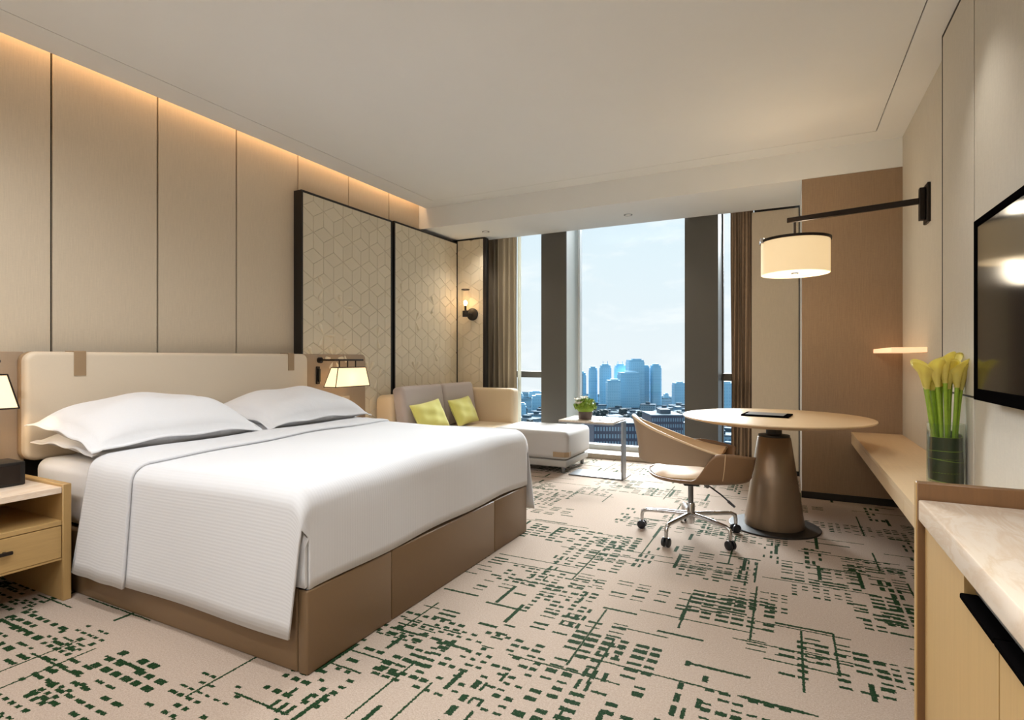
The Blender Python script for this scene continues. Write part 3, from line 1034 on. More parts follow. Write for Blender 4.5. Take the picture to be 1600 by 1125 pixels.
# ================================================================== SOFA
so = thing('sofa', 'cream daybed sofa with grey back cushions and long chaise', 'sofa', (-2.9, 5.0, 0))
bm = BM(); prism(bm, round_rect(-3.672, -3.45, .09, .785, .07, 7, (0, 0, 1, 1)), 'y', 4.24, 5.765, .05, 5); mk('back', bm, 'sofa_cream', so, angle=70)
bm = BM(); prism(bm, round_rect(-3.45, -2.815, .09, .80, .045, 7, (0, 0, 1, 0)), 'y', 5.60, 5.765, .035, 5); mk('arm', bm, 'sofa_cream', so, angle=70)
bm = BM(); box(bm, -3.45, -2.80, 4.26, 5.598, .12, .415, .04, 5); mk('seat', bm, 'sofa_cream', so, angle=70)
bm = BM(); box(bm, -2.805, -1.945, 5.075, 5.775, .135, .418, .05, 6); mk('chaise', bm, 'chaise_cloth', so, angle=70)
bm = BM(); box(bm, -2.80, -1.965, 5.09, 5.76, .06, .13, .015, 3); ch = mk('chaise_base', bm, 'chaise_base', so)
bm = BM(); box(bm, -3.44, -2.82, 4.28, 5.58, .06, .118, .01, 2); mk('seat_base', bm, 'chaise_base', so)
for x, y in ((-2.02, 5.14), (-2.02, 5.71), (-2.72, 4.36), (-3.38, 4.36), (-2.72, 5.14)):
    bm = BM(); lathe(bm, x if x != -2.72 or y > 5 else -2.88, y, [(0, 0), (.02, 0), (.024, .062), (0, .062)], 16); mk('foot', bm, 'steel', so)
bm = BM(); prism(bm, [(-2.10, 5.071), (-1.975, 5.071), (-1.941, 5.105), (-1.941, 5.16), (-1.947, 5.16), (-1.947, 5.108), (-1.977, 5.077), (-2.10, 5.077)], 'z', .165, .215)
mk('corner_strap', bm, 'strap_leather', so, smooth=False)
for y0, y1 in ((4.25, 4.955), (4.965, 5.595)):
    bm = pillow_bm((y1 - y0) / 2, .232, .075, 0, .012, 26, int(y0 * 10))
    for v in bm.verts:   # box shaped cushion
        pass
    bm.free()
    bm = BM(); t = bmesh.new(); box(t, -(y1 - y0) / 2, (y1 - y0) / 2, -.228, .228, -.07, .07, .045, 5)
    place(t, (-3.375, (y0 + y1) / 2, .645), (0, 1, 0), (-.16, 0, .985))
    merge(bm, t)
    mk('back_cushion', bm, 'sofa_grey', so, angle=70)
for loc, ex, ey, lab in (((-3.20, 4.52, .572), (.10, 1, .10), (-.42, .0, .9), 'yellow cushion on the sofa nearer the bed'),
                         ((-3.19, 5.14, .572), (-.02, 1, .06), (-.42, .05, .9), 'yellow cushion on the sofa nearer the window')):
    r = thing('cushion', lab, 'cushion', (loc[0], loc[1], .418), 'yellow sofa cushions')
    bm = pillow_bm(.215, .152, .062, 0, .07, 26, int(loc[1] * 7)); place(bm, loc, ex, ey)
    mk('cover', bm, 'yellow_cloth', r, angle=85)
    bm = BM()
    n = 60
    loop = []
    for k in range(n):
        t = k / n * 4; s, f = int(t), t - int(t)
        u, v = ((-1 + 2 * f, -1), (1, -1 + 2 * f), (1 - 2 * f, 1), (-1, 1 - 2 * f))[s]
        loop.append((.215 * u * (1 - .07 * (1 - v * v)), .152 * v * (1 - .07 * (1 - u * u)), 0))
    loop.append(loop[0])
    tube(bm, loop, .0045, 6, False); place(bm, loc, ex, ey)
    mk('piping', bm, 'yellow_cloth', r, angle=85)

# ================================================================== SIDE TABLE WITH FLOWERS
st = thing('side_table', 'metal C shaped side table at end of the chaise', 'table', (-1.65, 5.0, 0))
bm = BM(); box(bm, -1.905, -1.385, 4.73, 5.17, .562, .580, .003, 1); mk('table_top', bm, 'marble_pale', st)
bm = BM(); box(bm, -1.907, -1.383, 4.728, 5.172, .552, .562, .002, 1); mk('top_frame', bm, 'steel', st)
bm = BM(); box(bm, -1.404, -1.383, 5.06, 5.172, .012, .552, .002, 1); mk('leg', bm, 'steel', st)
bm = BM(); box(bm, -1.93, -1.383, 5.06, 5.34, .001, .012, .002, 1); mk('base_plate', bm, 'steel', st)
bm = BM(); box(bm, -1.60, -1.43, 4.86, 4.99, .5801, .586, .001, 1)
tag(mk('leaflet', bm, 'paper'), 'small flat leaflet lying on the side table', 'leaflet')
fp = thing('flower_pot', 'small round pot with green foliage and white flowers', 'plant', (-1.70, 4.90, .58))
px, py = -1.70, 4.90
bm = BM(); lathe(bm, px, py, [(0, .581), (.058, .581), (.064, .59), (.066, .65), (.062, .652), (.058, .645), (0, .643)], 32); mk('pot', bm, 'pot', fp)
rr = random.Random(3)
bm = BM()
for k in range(260):     # moss-like foliage made of small curled leaves
    th, ph = rr.uniform(0, 2 * PI), math.acos(rr.uniform(-.25, 1))
    d = Vector((math.sin(ph) * math.cos(th), math.sin(ph) * math.sin(th), math.cos(ph)))
    c = Vector((px, py, .70)) + Vector((d.x * .10, d.y * .10, d.z * .075)) * rr.uniform(.75, 1.05)
    s = d.orthogonal().normalized(); s.rotate(Matrix.Rotation(rr.uniform(0, 6.28), 3, d)); t = d.cross(s)
    L, W = rr.uniform(.018, .03), rr.uniform(.010, .016)
    vs = [bm.verts.new(c - s * L * .4), bm.verts.new(c + t * W + d * .008), bm.verts.new(c + s * L + d * .012), bm.verts.new(c - t * W + d * .008), bm.verts.new(c + d * .004)]
    for i in range(4): bm.faces.new((vs[i], vs[(i + 1) % 4], vs[4]))
fo = mk('foliage', bm, 'leaf', fp, smooth=False); fo['kind'] = 'stuff'
bm = BM()
bmesh.ops.create_icosphere(bm, subdivisions=3, radius=1)
for v in bm.verts: v.co = Vector((px + v.co.x * .088, py + v.co.y * .088, .695 + v.co.z * .066))
mk('moss_ball', bm, 'leaf', fp)
for fx, fy, fz in ((-.036, -.096, .722), (.004, -.045, .770), (-.05, -.06, .752)):
    fl = None
    for k in range(5):
        a = k * 2 * PI / 5 + fx * 30
        bm = BM()
        c = Vector((px + fx, py + fy, fz))
        dv = Vector((math.cos(a), math.sin(a) * .9, .35)).normalized(); sv = dv.cross(Vector((0, 0, 1))).normalized()
        grid(bm, lambda u, v: c + dv * (.040 * u) + sv * (.024 * math.sin(PI * min(1, u * .9 + .12)) * (2 * v - 1)) + Vector((0, 0, .012 * (2 * v - 1) ** 2 + .006 * u)), 5, 5)
        bmesh.ops.solidify(bm, geom=bm.faces[:], thickness=.001)
        mk('flower_petal', bm, 'white_petal', fp, angle=80)

# ================================================================== ROUND TABLE
TX, TY = -.085, 4.18
rt = thing('round_table', 'round pale oak table on tapered bronze pedestal', 'table', (TX, TY, 0))
bm = BM(); lathe(bm, TX, TY, [(0, .716), (.50, .716), (.592, .736), (.60, .743), (.598, .749), (.594, .751), (0, .751)], 96); mk('table_top', bm, 'table_oak', rt)
bm = BM(); lathe(bm, TX, TY - .03, [(0, .0), (.285, 0), (.287, .006), (.283, .010), (0, .012)], 72); mk('base_disc', bm, 'black', rt)
bm = BM(); lathe(bm, TX, TY - .03, [(0, .012), (.186, .012), (.188, .03), (.104, .612), (.10, .616), (0, .616)], 72); mk('pedestal', bm, 'cone_bronze', rt)
bm = BM(); lathe(bm, TX, TY - .03, [(.0, .616), (.098, .616), (.098, .628), (.05, .634), (.05, .716), (0, .716)], 48); mk('neck', bm, 'black', rt)
bk = thing('tablet_folder', 'thin dark folder lying on the round table', 'folder', (-.17, 4.22, .751))
bm = BM(); t = bmesh.new(); box(t, -.15, .15, -.115, .115, .0005, .012, .003, 1)
merge(bm, t, Matrix.Translation((-.13, 4.20, .751)) @ Matrix.Rotation(-.12, 4, 'Z')); mk('cover', bm, 'tv_frame', bk)
bm = BM(); t = bmesh.new(); box(t, -.125, .115, -.095, .095, .0122, .0132)
merge(bm, t, Matrix.Translation((-.13, 4.20, .751)) @ Matrix.Rotation(-.12, 4, 'Z')); mk('sheet', bm, 'paper', bk)

# ================================================================== DESK CHAIR
CX, CY = -.565, 3.705
dc = thing('desk_chair', 'tan leather tub chair on five chrome wheeled legs', 'chair', (CX, CY, 0))
FACE = math.radians(20)
def ch_pt(x, y, z):   # chair axes: x forward, y left
    c, s = math.cos(FACE), math.sin(FACE)
    return Vector((CX + x * c - y * s, CY + x * s + y * c, z))
def smooth01(t): t = min(1, max(0, t)); return t * t * (3 - 2 * t)
AMAX = math.radians(138)
def ring(a, rx, ry, ex=2.5):
    """plan outline; a is measured from the rear"""
    c, s = -math.cos(a), math.sin(a)
    k = (abs(c) ** ex + abs(s) ** ex) ** (-1 / ex)
    return c * k * rx, s * k * ry
def back_pt(a, v, off=0.):
    t = abs(a) / AMAX
    zt = .772 - .215 * smooth01(t * 1.02) - .02 * t
    zb = .502 - .05 * smooth01((t - .6) * 3)
    if t > .93: zb += (zt - zb) * .7 * smooth01((t - .93) / .07)
    fl = .045 * v * v * (1 - .45 * t)
    x, y = ring(a, .335 + fl + off, .285 + fl * .8 + off)
    return ch_pt(x + .005, y, zb + (zt - zb) * v)
bm = BM(); grid(bm, lambda u, v: back_pt(-AMAX + 2 * AMAX * u, v), 64, 12); mk('back_shell', bm, 'chair_outer', dc, angle=80)
bm = BM(); grid(bm, lambda u, v: back_pt(-AMAX + 2 * AMAX * u, v, -.026), 64, 12); mk('back_lining', bm, 'chair_inner', dc, angle=80)
bm = BM()
grid(bm, lambda u, v: back_pt(-AMAX + 2 * AMAX * u, 1, -.013 - .015 * math.cos(PI * v)) + Vector((0, 0, .011 * math.sin(PI * v))), 64, 6)
grid(bm, lambda u, v: back_pt(-AMAX + 2 * AMAX * u, 0, -.026 * v), 64, 2)
for e_ in (-1, 1): grid(bm, lambda u, v: back_pt(e_ * AMAX, u, -.026 * v), 12, 2)
mk('rim', bm, 'chair_inner', dc, angle=80)
# seat: padded disc in a shell whose sides rise outside the back band
def seat_pt(r, a, top):
    x, y = ring(a, .29 * r, .27 * r, 2.6)
    z = .452 - .02 * (r ** 2) * max(0, math.cos(a)) if top else .402
    if top: z -= .022 * r ** 8
    return ch_pt(x + .045, y, z)
bm = BM(); grid(bm, lambda u, v: seat_pt(.001 + .999 * u, 2 * PI * v, True), 14, 64)
grid(bm, lambda u, v: seat_pt(1, 2 * PI * v, True) * (1 - u) + seat_pt(.985, 2 * PI * v, False) * u, 2, 64)
bmesh.ops.remove_doubles(bm, verts=bm.verts, dist=.0004); mk('seat', bm, 'chair_inner', dc, angle=70)
def shell_pt(a, v):
    """v from the underside centre out and up the wall"""
    aa = abs(a)
    up = smooth01((aa - math.radians(72)) / math.radians(26)) * (1 - .20 * smooth01((aa - math.radians(105)) / math.radians(45)))
    top = .414 + up * .168
    if v < .5:
        k = v / .5
        x, y = ring(a, .292 * k + .001, .275 * k + .001, 2.6)
        return ch_pt(x + .045, y, .382 + .02 * k ** 4)
    k = (v - .5) / .5
    fl = .034 * up * math.sqrt(k)
    x, y = ring(a, .292 + .012 * math.sin(k * PI / 2) + fl, .275 + .012 * math.sin(k * PI / 2) + fl, 2.6)
    return ch_pt(x + .045, y, .402 + (top - .402) * k)
bm = BM(); grid(bm, lambda u, v: shell_pt(-AMAX - .1 + (2 * AMAX + .2) * u, v), 72, 20)
grid(bm, lambda u, v: shell_pt(AMAX + .1 + (2 * PI - 2 * AMAX - .2) * u if AMAX + .1 + (2 * PI - 2 * AMAX - .2) * u < PI else AMAX + .1 + (2 * PI - 2 * AMAX - .2) * u - 2 * PI, v * .56), 16, 10)
bmesh.ops.remove_doubles(bm, verts=bm.verts, dist=.0006)
sh = mk('seat_shell', bm, 'chair_wing', dc, angle=80)
md = sh.modifiers.new('thickness', 'SOLIDIFY'); md.thickness = .012; md.offset = 1
bm = BM()
for sg in (-1, 1):
    a = sg * math.radians(104)
    tube(bm, [shell_pt(a, .5 + .5 * k / 10) + (shell_pt(a, .9) - ch_pt(0, 0, .5)).normalized() * .012 for k in range(11)], .003, 6)
mk('stitch_seam', bm, 'chair_inner', dc)
# mechanism and base
bm = BM()
t = bmesh.new(); box(t, -.09, .10, -.07, .07, .345, .372, .008); box(t, -.05, .05, -.04, .04, .325, .35, .008)
merge(bm, t, Matrix.Translation((CX, CY, 0)) @ Matrix.Rotation(FACE, 4, 'Z')); mk('tilt_mechanism', bm, 'caster', dc)
bm = BM(); tube(bm, [ch_pt(.06, -.07, .352), ch_pt(.09, -.13, .347), ch_pt(.14, -.20, .315), ch_pt(.18, -.25, .28)], .005, 8)
tube(bm, [ch_pt(.172, -.24, .286), ch_pt(.20, -.275, .262)], [.009, .007], 10); mk('lever', bm, 'caster', dc)
bm = BM(); tube(bm, [ch_pt(.05, -.07, .362), ch_pt(.06, -.17, .362)], .006, 8); tube(bm, [ch_pt(.06, -.165, .362), ch_pt(.062, -.19, .362)], .013, 12); mk('tension_knob', bm, 'steel', dc)
bm = BM(); lathe(bm, CX, CY, [(0, .20), (.017, .20), (.017, .345), (0, .345)], 24); mk('gas_lift', bm, 'steel', dc)
bm = BM(); lathe(bm, CX, CY, [(0, .078), (.022, .078), (.026, .09), (.026, .205), (.022, .212), (.0, .212)], 28); mk('hub', bm, 'chrome', dc)
for k in range(5):
    a = math.radians(-36 + 72 * k)
    d = Vector((math.cos(a), math.sin(a), 0)); s = Vector((-d.y, d.x, 0))
    c0 = Vector((CX, CY, 0))
    pts = [c0 + d * .015 + Vector((0, 0, .138)), c0 + d * .15 + Vector((0, 0, .136)), c0 + d * .285 + Vector((0, 0, .130)), c0 + d * .312 + Vector((0, 0, .118)), c0 + d * .318 + Vector((0, 0, .09)), c0 + d * .318 + Vector((0, 0, .058))]
    bm = BM(); tube(bm, pts, [.016, .014, .0125, .0125, .012, .011], 12); lg = mk('leg', bm, 'chrome', dc, angle=70)
    cc = c0 + d * .318 + Vector((0, 0, .0285))
    for sg in (-1, 1):
        bm = BM(); tube(bm, [cc + s * (sg * .006), cc + s * (sg * .010), cc + s * (sg * .020), cc + s * (sg * .024)], [.026, .0285, .0285, .022], 20); mk('caster_wheel', bm, 'caster', lg)
    bm = BM(); tube(bm, [cc + Vector((0, 0, .034)), cc - Vector((0, 0, .0))], .008, 10); mk('caster_stem', bm, 'caster', lg)

# ================================================================== WALL LAMP WITH DRUM SHADE
wl2 = thing('wall_lamp', 'drum shaded lamp on long black arm above round table', 'lamp', (XR, 4.25, 2.15))
bm = BM(); box(bm, XR - .018, XR, 4.185, 4.305, 2.0, 2.245, .003, 1); mk('wall_plate', bm, 'dark_metal', wl2)
bm = BM(); box(bm, XR - .05, XR - .018, 4.225, 4.265, 2.02, 2.225, .003, 1); mk('pivot', bm, 'dark_metal', wl2)
LX, LY = .045, 4.42
bm = BM(); t = bmesh.new()
Lm = math.hypot(XR - .035 - LX + .02, LY - 4.245)
box(t, -.03, Lm, -.011, .011, -.019, .019, .003, 1)
ang = math.atan2(4.245 - LY, XR - .035 - LX + .02)
merge(bm, t, Matrix.Translation((LX - .02, LY, 2.145)) @ Matrix.Rotation(ang, 4, 'Z')); mk('arm', bm, 'dark_metal', wl2)
bm = BM(); tube(bm, [(LX, LY, 2.13), (LX, LY, 1.985)], .009, 10); mk('drop_rod', bm, 'dark_metal', wl2)
SR = .222
bm = BM(); lathe(bm, LX, LY, [(SR, 1.985), (SR, 1.755), (SR - .004, 1.755), (SR - .004, 1.985)], 72); mk('shade', bm, 'cream_shade', wl2)
bm = BM(); lathe(bm, LX, LY, [(0, 1.765), (SR - .005, 1.765), (SR - .005, 1.768), (0, 1.768)], 60); mk('diffuser', bm, 'diffuser', wl2)
bm = BM(); lathe(bm, LX, LY, [(SR - .003, 1.985), (SR + .008, 1.985), (SR + .010, 1.99), (SR + .010, 2.003), (SR - .003, 2.005)], 72)
for k in range(3):
    a = k * 2 * PI / 3 + .5
    tube(bm, [(LX, LY, 1.995), (LX + SR * math.cos(a), LY + SR * math.sin(a), 1.995)], .005, 6)
mk('top_ring', bm, 'dark_metal', wl2)
bm = BM(); lathe(bm, LX, LY, [(0, 1.752), (.024, 1.754), (.026, 1.765), (0, 1.765)], 24); mk('finial', bm, 'steel', wl2)
kd = Vector((-math.cos(YAW), -math.sin(YAW), 0)) * (SR + .012)
bm = BM(); tube(bm, [(LX + kd.x, LY + kd.y, 1.975), (LX + kd.x, LY + kd.y, 2.012)], .013, 14); mk('thumb_screw', bm, 'chrome', wl2)
add_light('drum_glow', 'POINT', (LX, LY, 1.70), DRUM, (1, .86, .66), .10, parent=wl2)
add_light('drum_upward_glow', 'POINT', (LX, LY, 2.06), DRUM * .9, (1, .86, .66), .06, parent=wl2)

# ================================================================== SCONCE
sx, sy = -3.485, 5.78
sc_ = thing('wall_sconce', 'glass tube wall sconce with glowing bulb beside curtain', 'lamp', (sx, sy, 1.70))
bm = BM(); tube(bm, [(sx + .03, sy, 1.69), (sx + .03, sy - .02, 1.69), (sx + .03, sy - .024, 1.69)], [.075, .075, .07], 36); mk('wall_plate', bm, 'black', sc_)
bm = BM(); tube(bm, [(sx + .03, sy - .02, 1.69), (sx + .0, sy - .07, 1.69), (sx - .01, sy - .10, 1.69)], .017, 12)
lathe(bm, sx - .01, sy - .11, [(0, 1.655), (.034, 1.655), (.036, 1.66), (.036, 1.725), (.03, 1.73), (0, 1.73)], 28); mk('arm', bm, 'black', sc_)
bm = BM(); lathe(bm, sx - .01, sy - .11, [(0, 1.73), (.014, 1.73), (.014, 1.79), (0, 1.79)], 16); mk('bulb_holder', bm, 'dark_metal', sc_)
bm = BM(); lathe(bm, sx - .01, sy - .11, [(0, 1.79), (.012, 1.792), (.024, 1.82), (.02, 1.845), (0, 1.858)], 20); mk('bulb', bm, 'bulb', sc_)
bm = BM(); lathe(bm, sx - .01, sy - .11, [(.047, 1.69), (.049, 1.69), (.049, 1.985), (.047, 1.985)], 36); mk('glass_tube', bm, 'lamp_glass', sc_)
bm = BM(); lathe(bm, sx - .01, sy - .11, [(.046, 1.98), (.051, 1.98), (.051, 1.99), (.046, 1.99)], 36); mk('top_ring', bm, 'dark_metal', sc_)
add_light('sconce_glow', 'POINT', (sx - .01, sy - .11, 1.825), 20.0, (1, .64, .34), .025, parent=sc_)

# ================================================================== TELEVISION, SHELF, LEDGE, CREDENZA
tv = thing('television', 'large black wall television on pale cloth panels', 'television', (.70, 2.2, .975))
bm = BM(); box(bm, .675, .729, 1.32, 2.80, .985, 1.70, .004, 1); mk('body', bm, 'tv_frame', tv)
bm = BM()
for a in ((1.33, 2.79, 1.672, 1.70), (1.33, 2.79, .985, 1.03), (1.32, 1.335, .985, 1.70), (2.778, 2.80, .985, 1.70)):
    box(bm, .667, .676, a[0], a[1], a[2], a[3], .002, 1)
mk('bezel', bm, 'tv_frame', tv)
bm = BM(); box(bm, .6715, .6745, 1.335, 2.778, 1.03, 1.672); mk('screen', bm, 'screen', tv)
bm = BM(); box(bm, .60, XR, 4.28, YB - .004, 1.190, 1.222, .002, 1)
tag(mk('glowing_shelf', bm, 'lit_shelf'), 'thin warmly lit shelf in the corner by brown pier', 'shelf')

lg = thing('wall_ledge', 'long pale oak ledge along the television wall', 'ledge', (.62, 3.6, .46))
bm = BM(); box(bm, .45, XR - .001 - .0, 3.62, YB - .003, .538, .563, .003, 1); box(bm, .45, XP - .002, 1.80, 3.62, .538, .563)
mk('top_board', bm, 'pale_oak', lg, smooth=False)
for a, b in ((1.80, 2.9), (2.903, 4.0), (4.003, YB - .003)):
    bm = BM(); box(bm, .452, .472, a, b, .468, .536, .002, 1); mk('drawer_front', bm, 'pale_oak', lg)
bm = BM(); box(bm, .472, XP - .003, 1.8, YB - .003, .466, .536); mk('carcass', bm, 'pale_oak', lg)

cr = thing('credenza', 'oak minibar cabinet with marble top by the television', 'cabinet', (.51, .6, 0))
FX = .30
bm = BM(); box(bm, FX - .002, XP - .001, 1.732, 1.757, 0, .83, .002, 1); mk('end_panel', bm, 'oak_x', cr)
bm = BM(); box(bm, FX - .004, FX - .0015, 1.7335, 1.7555, 0, .8285); mk('edge_strip', bm, 'oak_up', cr)
bm = BM(); box(bm, FX, XP - .001, -1.2, 1.728, .733, .787, .004, 2); mk('marble_top', bm, 'marble', cr)
bm = BM(); box(bm, XP - .03, XP - .003, -1.2, 1.729, .787, .83, .002, 1); mk('rear_lip', bm, 'oak', cr)
bm = BM(); box(bm, FX + .035, XP - .003, -1.2, 1.72, .05, .73); mk('carcass', bm, 'black', cr)
bm = BM(); box(bm, FX + .05, XP - .003, -1.2, 1.72, 0, .05); mk('plinth', bm, 'black', cr)
# doors: the handle channel is let in under the marble from y = 1.36 on
bm = BM(); prism(bm, [(1.715, .05), (1.715, .730), (1.372, .730), (1.372, .676), (1.172, .676), (1.172, .05)], 'x', FX + .012, FX + .034); d1 = mk('door', bm, 'oak_up', cr, smooth=False)
bm = BM(); box(bm, FX + .012, FX + .034, .55, 1.168, .05, .676, .0015, 1); d2 = mk('door', bm, 'oak_up', cr)
bm = BM(); box(bm, FX + .012, FX + .034, -.10, .546, .05, .676, .0015, 1); mk('door', bm, 'oak_up', cr)
bm = BM(); box(bm, FX + .012, FX + .034, -1.2, -.104, .05, .73, .0015, 1); mk('door', bm, 'oak_up', cr)
bm = BM(); box(bm, FX + .004, FX + .034, 1.172, 1.37, .674, .686, .003, 2); mk('handle', bm, 'tv_frame', d1)
bm = BM(); box(bm, FX + .004, FX + .034, .55, 1.168, .674, .686, .003, 2); mk('handle', bm, 'tv_frame', d2)
bm = BM(); box(bm, FX + .03, FX + .036, .55, 1.37, .69, .725); mk('handle_channel', bm, 'frame_grey', cr)

# ================================================================== VASE OF LILIES
vx, vy, vz = .655, 3.18, .563
vs_ = thing('vase', 'clear glass cylinder vase lined with dark leaf', 'vase', (vx, vy, vz))
bm = BM(); lathe(bm, vx, vy, [(0, vz + .001), (.070, vz + .001), (.072, vz + .006), (.072, vz + .285), (.0685, vz + .285), (.0685, vz + .014), (0, vz + .013)], 48); mk('glass', bm, 'vase_glass', vs_)
def spiral(u, v, r):
    a = u * 6.4 * PI
    z = vz + .018 + max(0., u - .33) / .67 * .135 + v * .10 - .010 * math.cos(a) * min(1., u * 3)
    return (vx + r * math.cos(a), vy + r * math.sin(a), z)
bm = BM(); grid(bm, lambda u, v: spiral(u, v, .0665 - .004 * u), 110, 4); mk('lining_leaf', bm, 'dark_leaf', vs_, angle=80)
bm = BM()
for e0 in (0, 1): tube(bm, [spiral(k / 110, e0, .0668 - .004 * k / 110) for k in range(111)], .0012, 5)
mk('leaf_edge', bm, 'stem', vs_)
rr = random.Random(11)
ORD = ['leftmost', 'second from left', 'third from left', 'fourth from left', 'fifth from left', 'sixth from left', 'seventh from left', 'eighth from left', 'ninth from left', 'tenth from left', 'eleventh from left', 'rightmost']
right = Vector((math.cos(YAW), math.sin(YAW), 0)); fwd = Vector((-math.sin(YAW), math.cos(YAW), 0))
NL = 12
for k in range(NL):
    s = -1 + 2 * k / (NL - 1)
    dep = (.75 if k % 2 else -.75) * math.sqrt(max(.05, 1 - s * s)) * (1 if k % 3 else .55)
    foot = Vector((vx, vy, vz + .02)) + right * (.03 * s) + fwd * (.03 * dep)
    top = Vector((vx, vy, 0)) + right * (.078 * s - .012) + fwd * (.055 * dep)
    top.z = 1.025 + rr.uniform(-.02, .02) - .012 * abs(s)
    midp = foot.lerp(top, .5) + right * (-.006 * s)
    r = thing('calla_lily', 'yellow calla lily in the glass vase, %s of the bunch' % ORD[k], 'flower', tuple(foot), 'calla lilies in the vase')
    bm = BM()
    pts = []
    for i in range(11):
        t = i / 10
        pts.append(foot.lerp(midp, t).lerp(midp.lerp(top, t), t))
    tube(bm, pts, [.0075] * 9 + [.008, .009], 8); mk('stem', bm, 'stem', r)
    ax = (top - midp).normalized()
    out = (right * (s + rr.uniform(-.5, .5)) + fwd * (-.4 + dep + rr.uniform(-.4, .4))).normalized()
    out = (out - ax * out.dot(ax)).normalized(); sd = ax.cross(out)
    H = rr.uniform(.125, .15)
    def spathe(u, v):
        a = (v - .5) * 2 * PI * 1.06
        rad = .0095 + .021 * u ** 1.4 + .013 * max(0, u - .72) ** 1.2 * 4
        lip = H * (.70 + .30 * math.cos(a) * .6 + .16 * math.cos(a)) 
        h = u * (lip if u > .3 else lip)
        return top + ax * (h - .004) + (out * math.cos(a) * 1.05 + sd * math.sin(a)) * rad
    bm = BM(); grid(bm, spathe, 12, 22)
    bmesh.ops.solidify(bm, geom=bm.faces[:], thickness=.0012)
    mk('bloom', bm, 'lily', r, angle=80)

# ================================================================== CEILING DOWNLIGHTS
def downlight(label, x, y, z, power, spot, col, group=None, size=.05):
    r = thing('downlight', label, 'light fixture', (x, y, z), group)
    bm = BM(); lathe(bm, x, y, [(.030, z - .0005), (.043, z - .0005), (.044, z - .003), (.041, z - .004), (.030, z - .003)], 36); mk('ring', bm, 'frame_grey', r)
    bm = BM(); lathe(bm, x, y, [(0, z - .002), (.030, z - .002), (.030, z - .0006), (0, z - .0006)], 28); mk('lens', bm, 'downlight_lens', r)
    add_light('downlight_beam', 'SPOT', (x, y, z - .012), power, col, size, parent=r, spot=spot)
downlight('recessed soffit downlight nearer the sofa', -3.15, 5.56, ZS, SOFFIT_LIGHT, 2.2, (1, .9, .78), 'soffit downlights')
downlight('recessed soffit downlight before the middle window', -1.47, 5.57, ZS, SOFFIT_LIGHT, 2.2, (1, .9, .78), 'soffit downlights')
downlight('recessed ceiling downlight close to the television wall', .40, 2.85, ZC, 26, 1.5, (1, .95, .86), 'ceiling downlights', .05)
names = ['over the bed head', 'over the bed foot', 'over the carpet ahead of the cabinet', 'above the camera', 'over the nightstand', 'behind the bed aisle', 'in the entry near the cabinet', 'in the entry near the left wall', 'in the entry middle']  # unseen ceiling spots, added as general fill for the room
for (x, y), nm in zip(((-2.6, .95), (-1.35, 1.05), (-.25, 1.0), (-.4, -.3), (-3.0, -.2), (-1.7, -.3), (-.4, -1.8), (-3.0, -1.8), (-1.7, -1.8)), names):
    downlight('added unseen fill downlight ' + nm, x, y, ZC, ADDED_FILL, 2.75, (.97, .985, 1.0), 'ceiling downlights', .10)

# ================================================================== THE CITY OUTSIDE
GZ = -60.0
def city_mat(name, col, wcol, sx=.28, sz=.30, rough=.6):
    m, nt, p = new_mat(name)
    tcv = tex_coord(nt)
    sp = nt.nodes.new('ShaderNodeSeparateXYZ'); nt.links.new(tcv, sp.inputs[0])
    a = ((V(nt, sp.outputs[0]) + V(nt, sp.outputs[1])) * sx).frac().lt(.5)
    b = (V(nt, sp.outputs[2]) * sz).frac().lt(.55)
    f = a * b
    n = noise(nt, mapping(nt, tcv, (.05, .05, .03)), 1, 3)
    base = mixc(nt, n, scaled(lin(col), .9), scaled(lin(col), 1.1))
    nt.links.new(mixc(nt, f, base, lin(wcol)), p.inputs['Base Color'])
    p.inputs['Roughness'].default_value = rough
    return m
M['tower_haze_blue'] = city_mat('tower_haze_blue', '#92bfd7', '#86b4cd')  # distance haze is mixed into the pale bluish tower colours
M['tower_haze_pale'] = city_mat('tower_haze_pale', '#b4d3e2', '#a5c8da')
M['tower_haze_deep'] = city_mat('tower_haze_deep', '#88b6cf', '#7aa9c4')
M['tower_haze_crown'] = plain('tower_haze_crown', '#82b1cb', .7, scale=.1)
M['low_haze_blue'] = city_mat('low_haze_blue', '#7898ab', '#54788f', .35, .33)  # low town walls tinted blue-grey to carry distance haze
M['low_haze_grey'] = city_mat('low_haze_grey', '#8798a3', '#5d7482', .3, .33)
M['low_haze_roof'] = plain('low_haze_roof', '#3a5262', .95, scale=.05, var=.3)  # roof colour shifted to blue for haze as well
M['block_dark'] = plain('block_dark', '#4a4c5c', .8, scale=.08, var=.15)
M['block_pane'] = plain('block_pane', '#7d93a3', .25, scale=.08, var=.15)
M['tree_crown'] = plain('tree_crown', '#1c3036', .9, scale=.6, var=.4)
def ground_mat():
    m, nt, p = new_mat('city_ground')
    n = noise(nt, mapping(nt, tex_coord(nt), (.03, .03, .03)), 1, 6, .7)
    nt.links.new(mixc(nt, ((n - .5) * 3 + .5).max(0).min(1), lin('#1b2932'), lin('#3a5567')), p.inputs['Base Color'])
    p.inputs['Roughness'].default_value = .95; p.inputs['Specular IOR Level'].default_value = 0.
    return m
M['city_ground'] = ground_mat()
bm = BM(); box(bm, -900, 500, 25, 900, GZ - 2, GZ)  # ground stops short; the pale sky past it stands in for far haze
g_ = tag(mk('city_ground', bm, 'city_ground', origin=(0, 0, 0)), 'dark hazy city ground spreading far beyond the windows', 'ground')

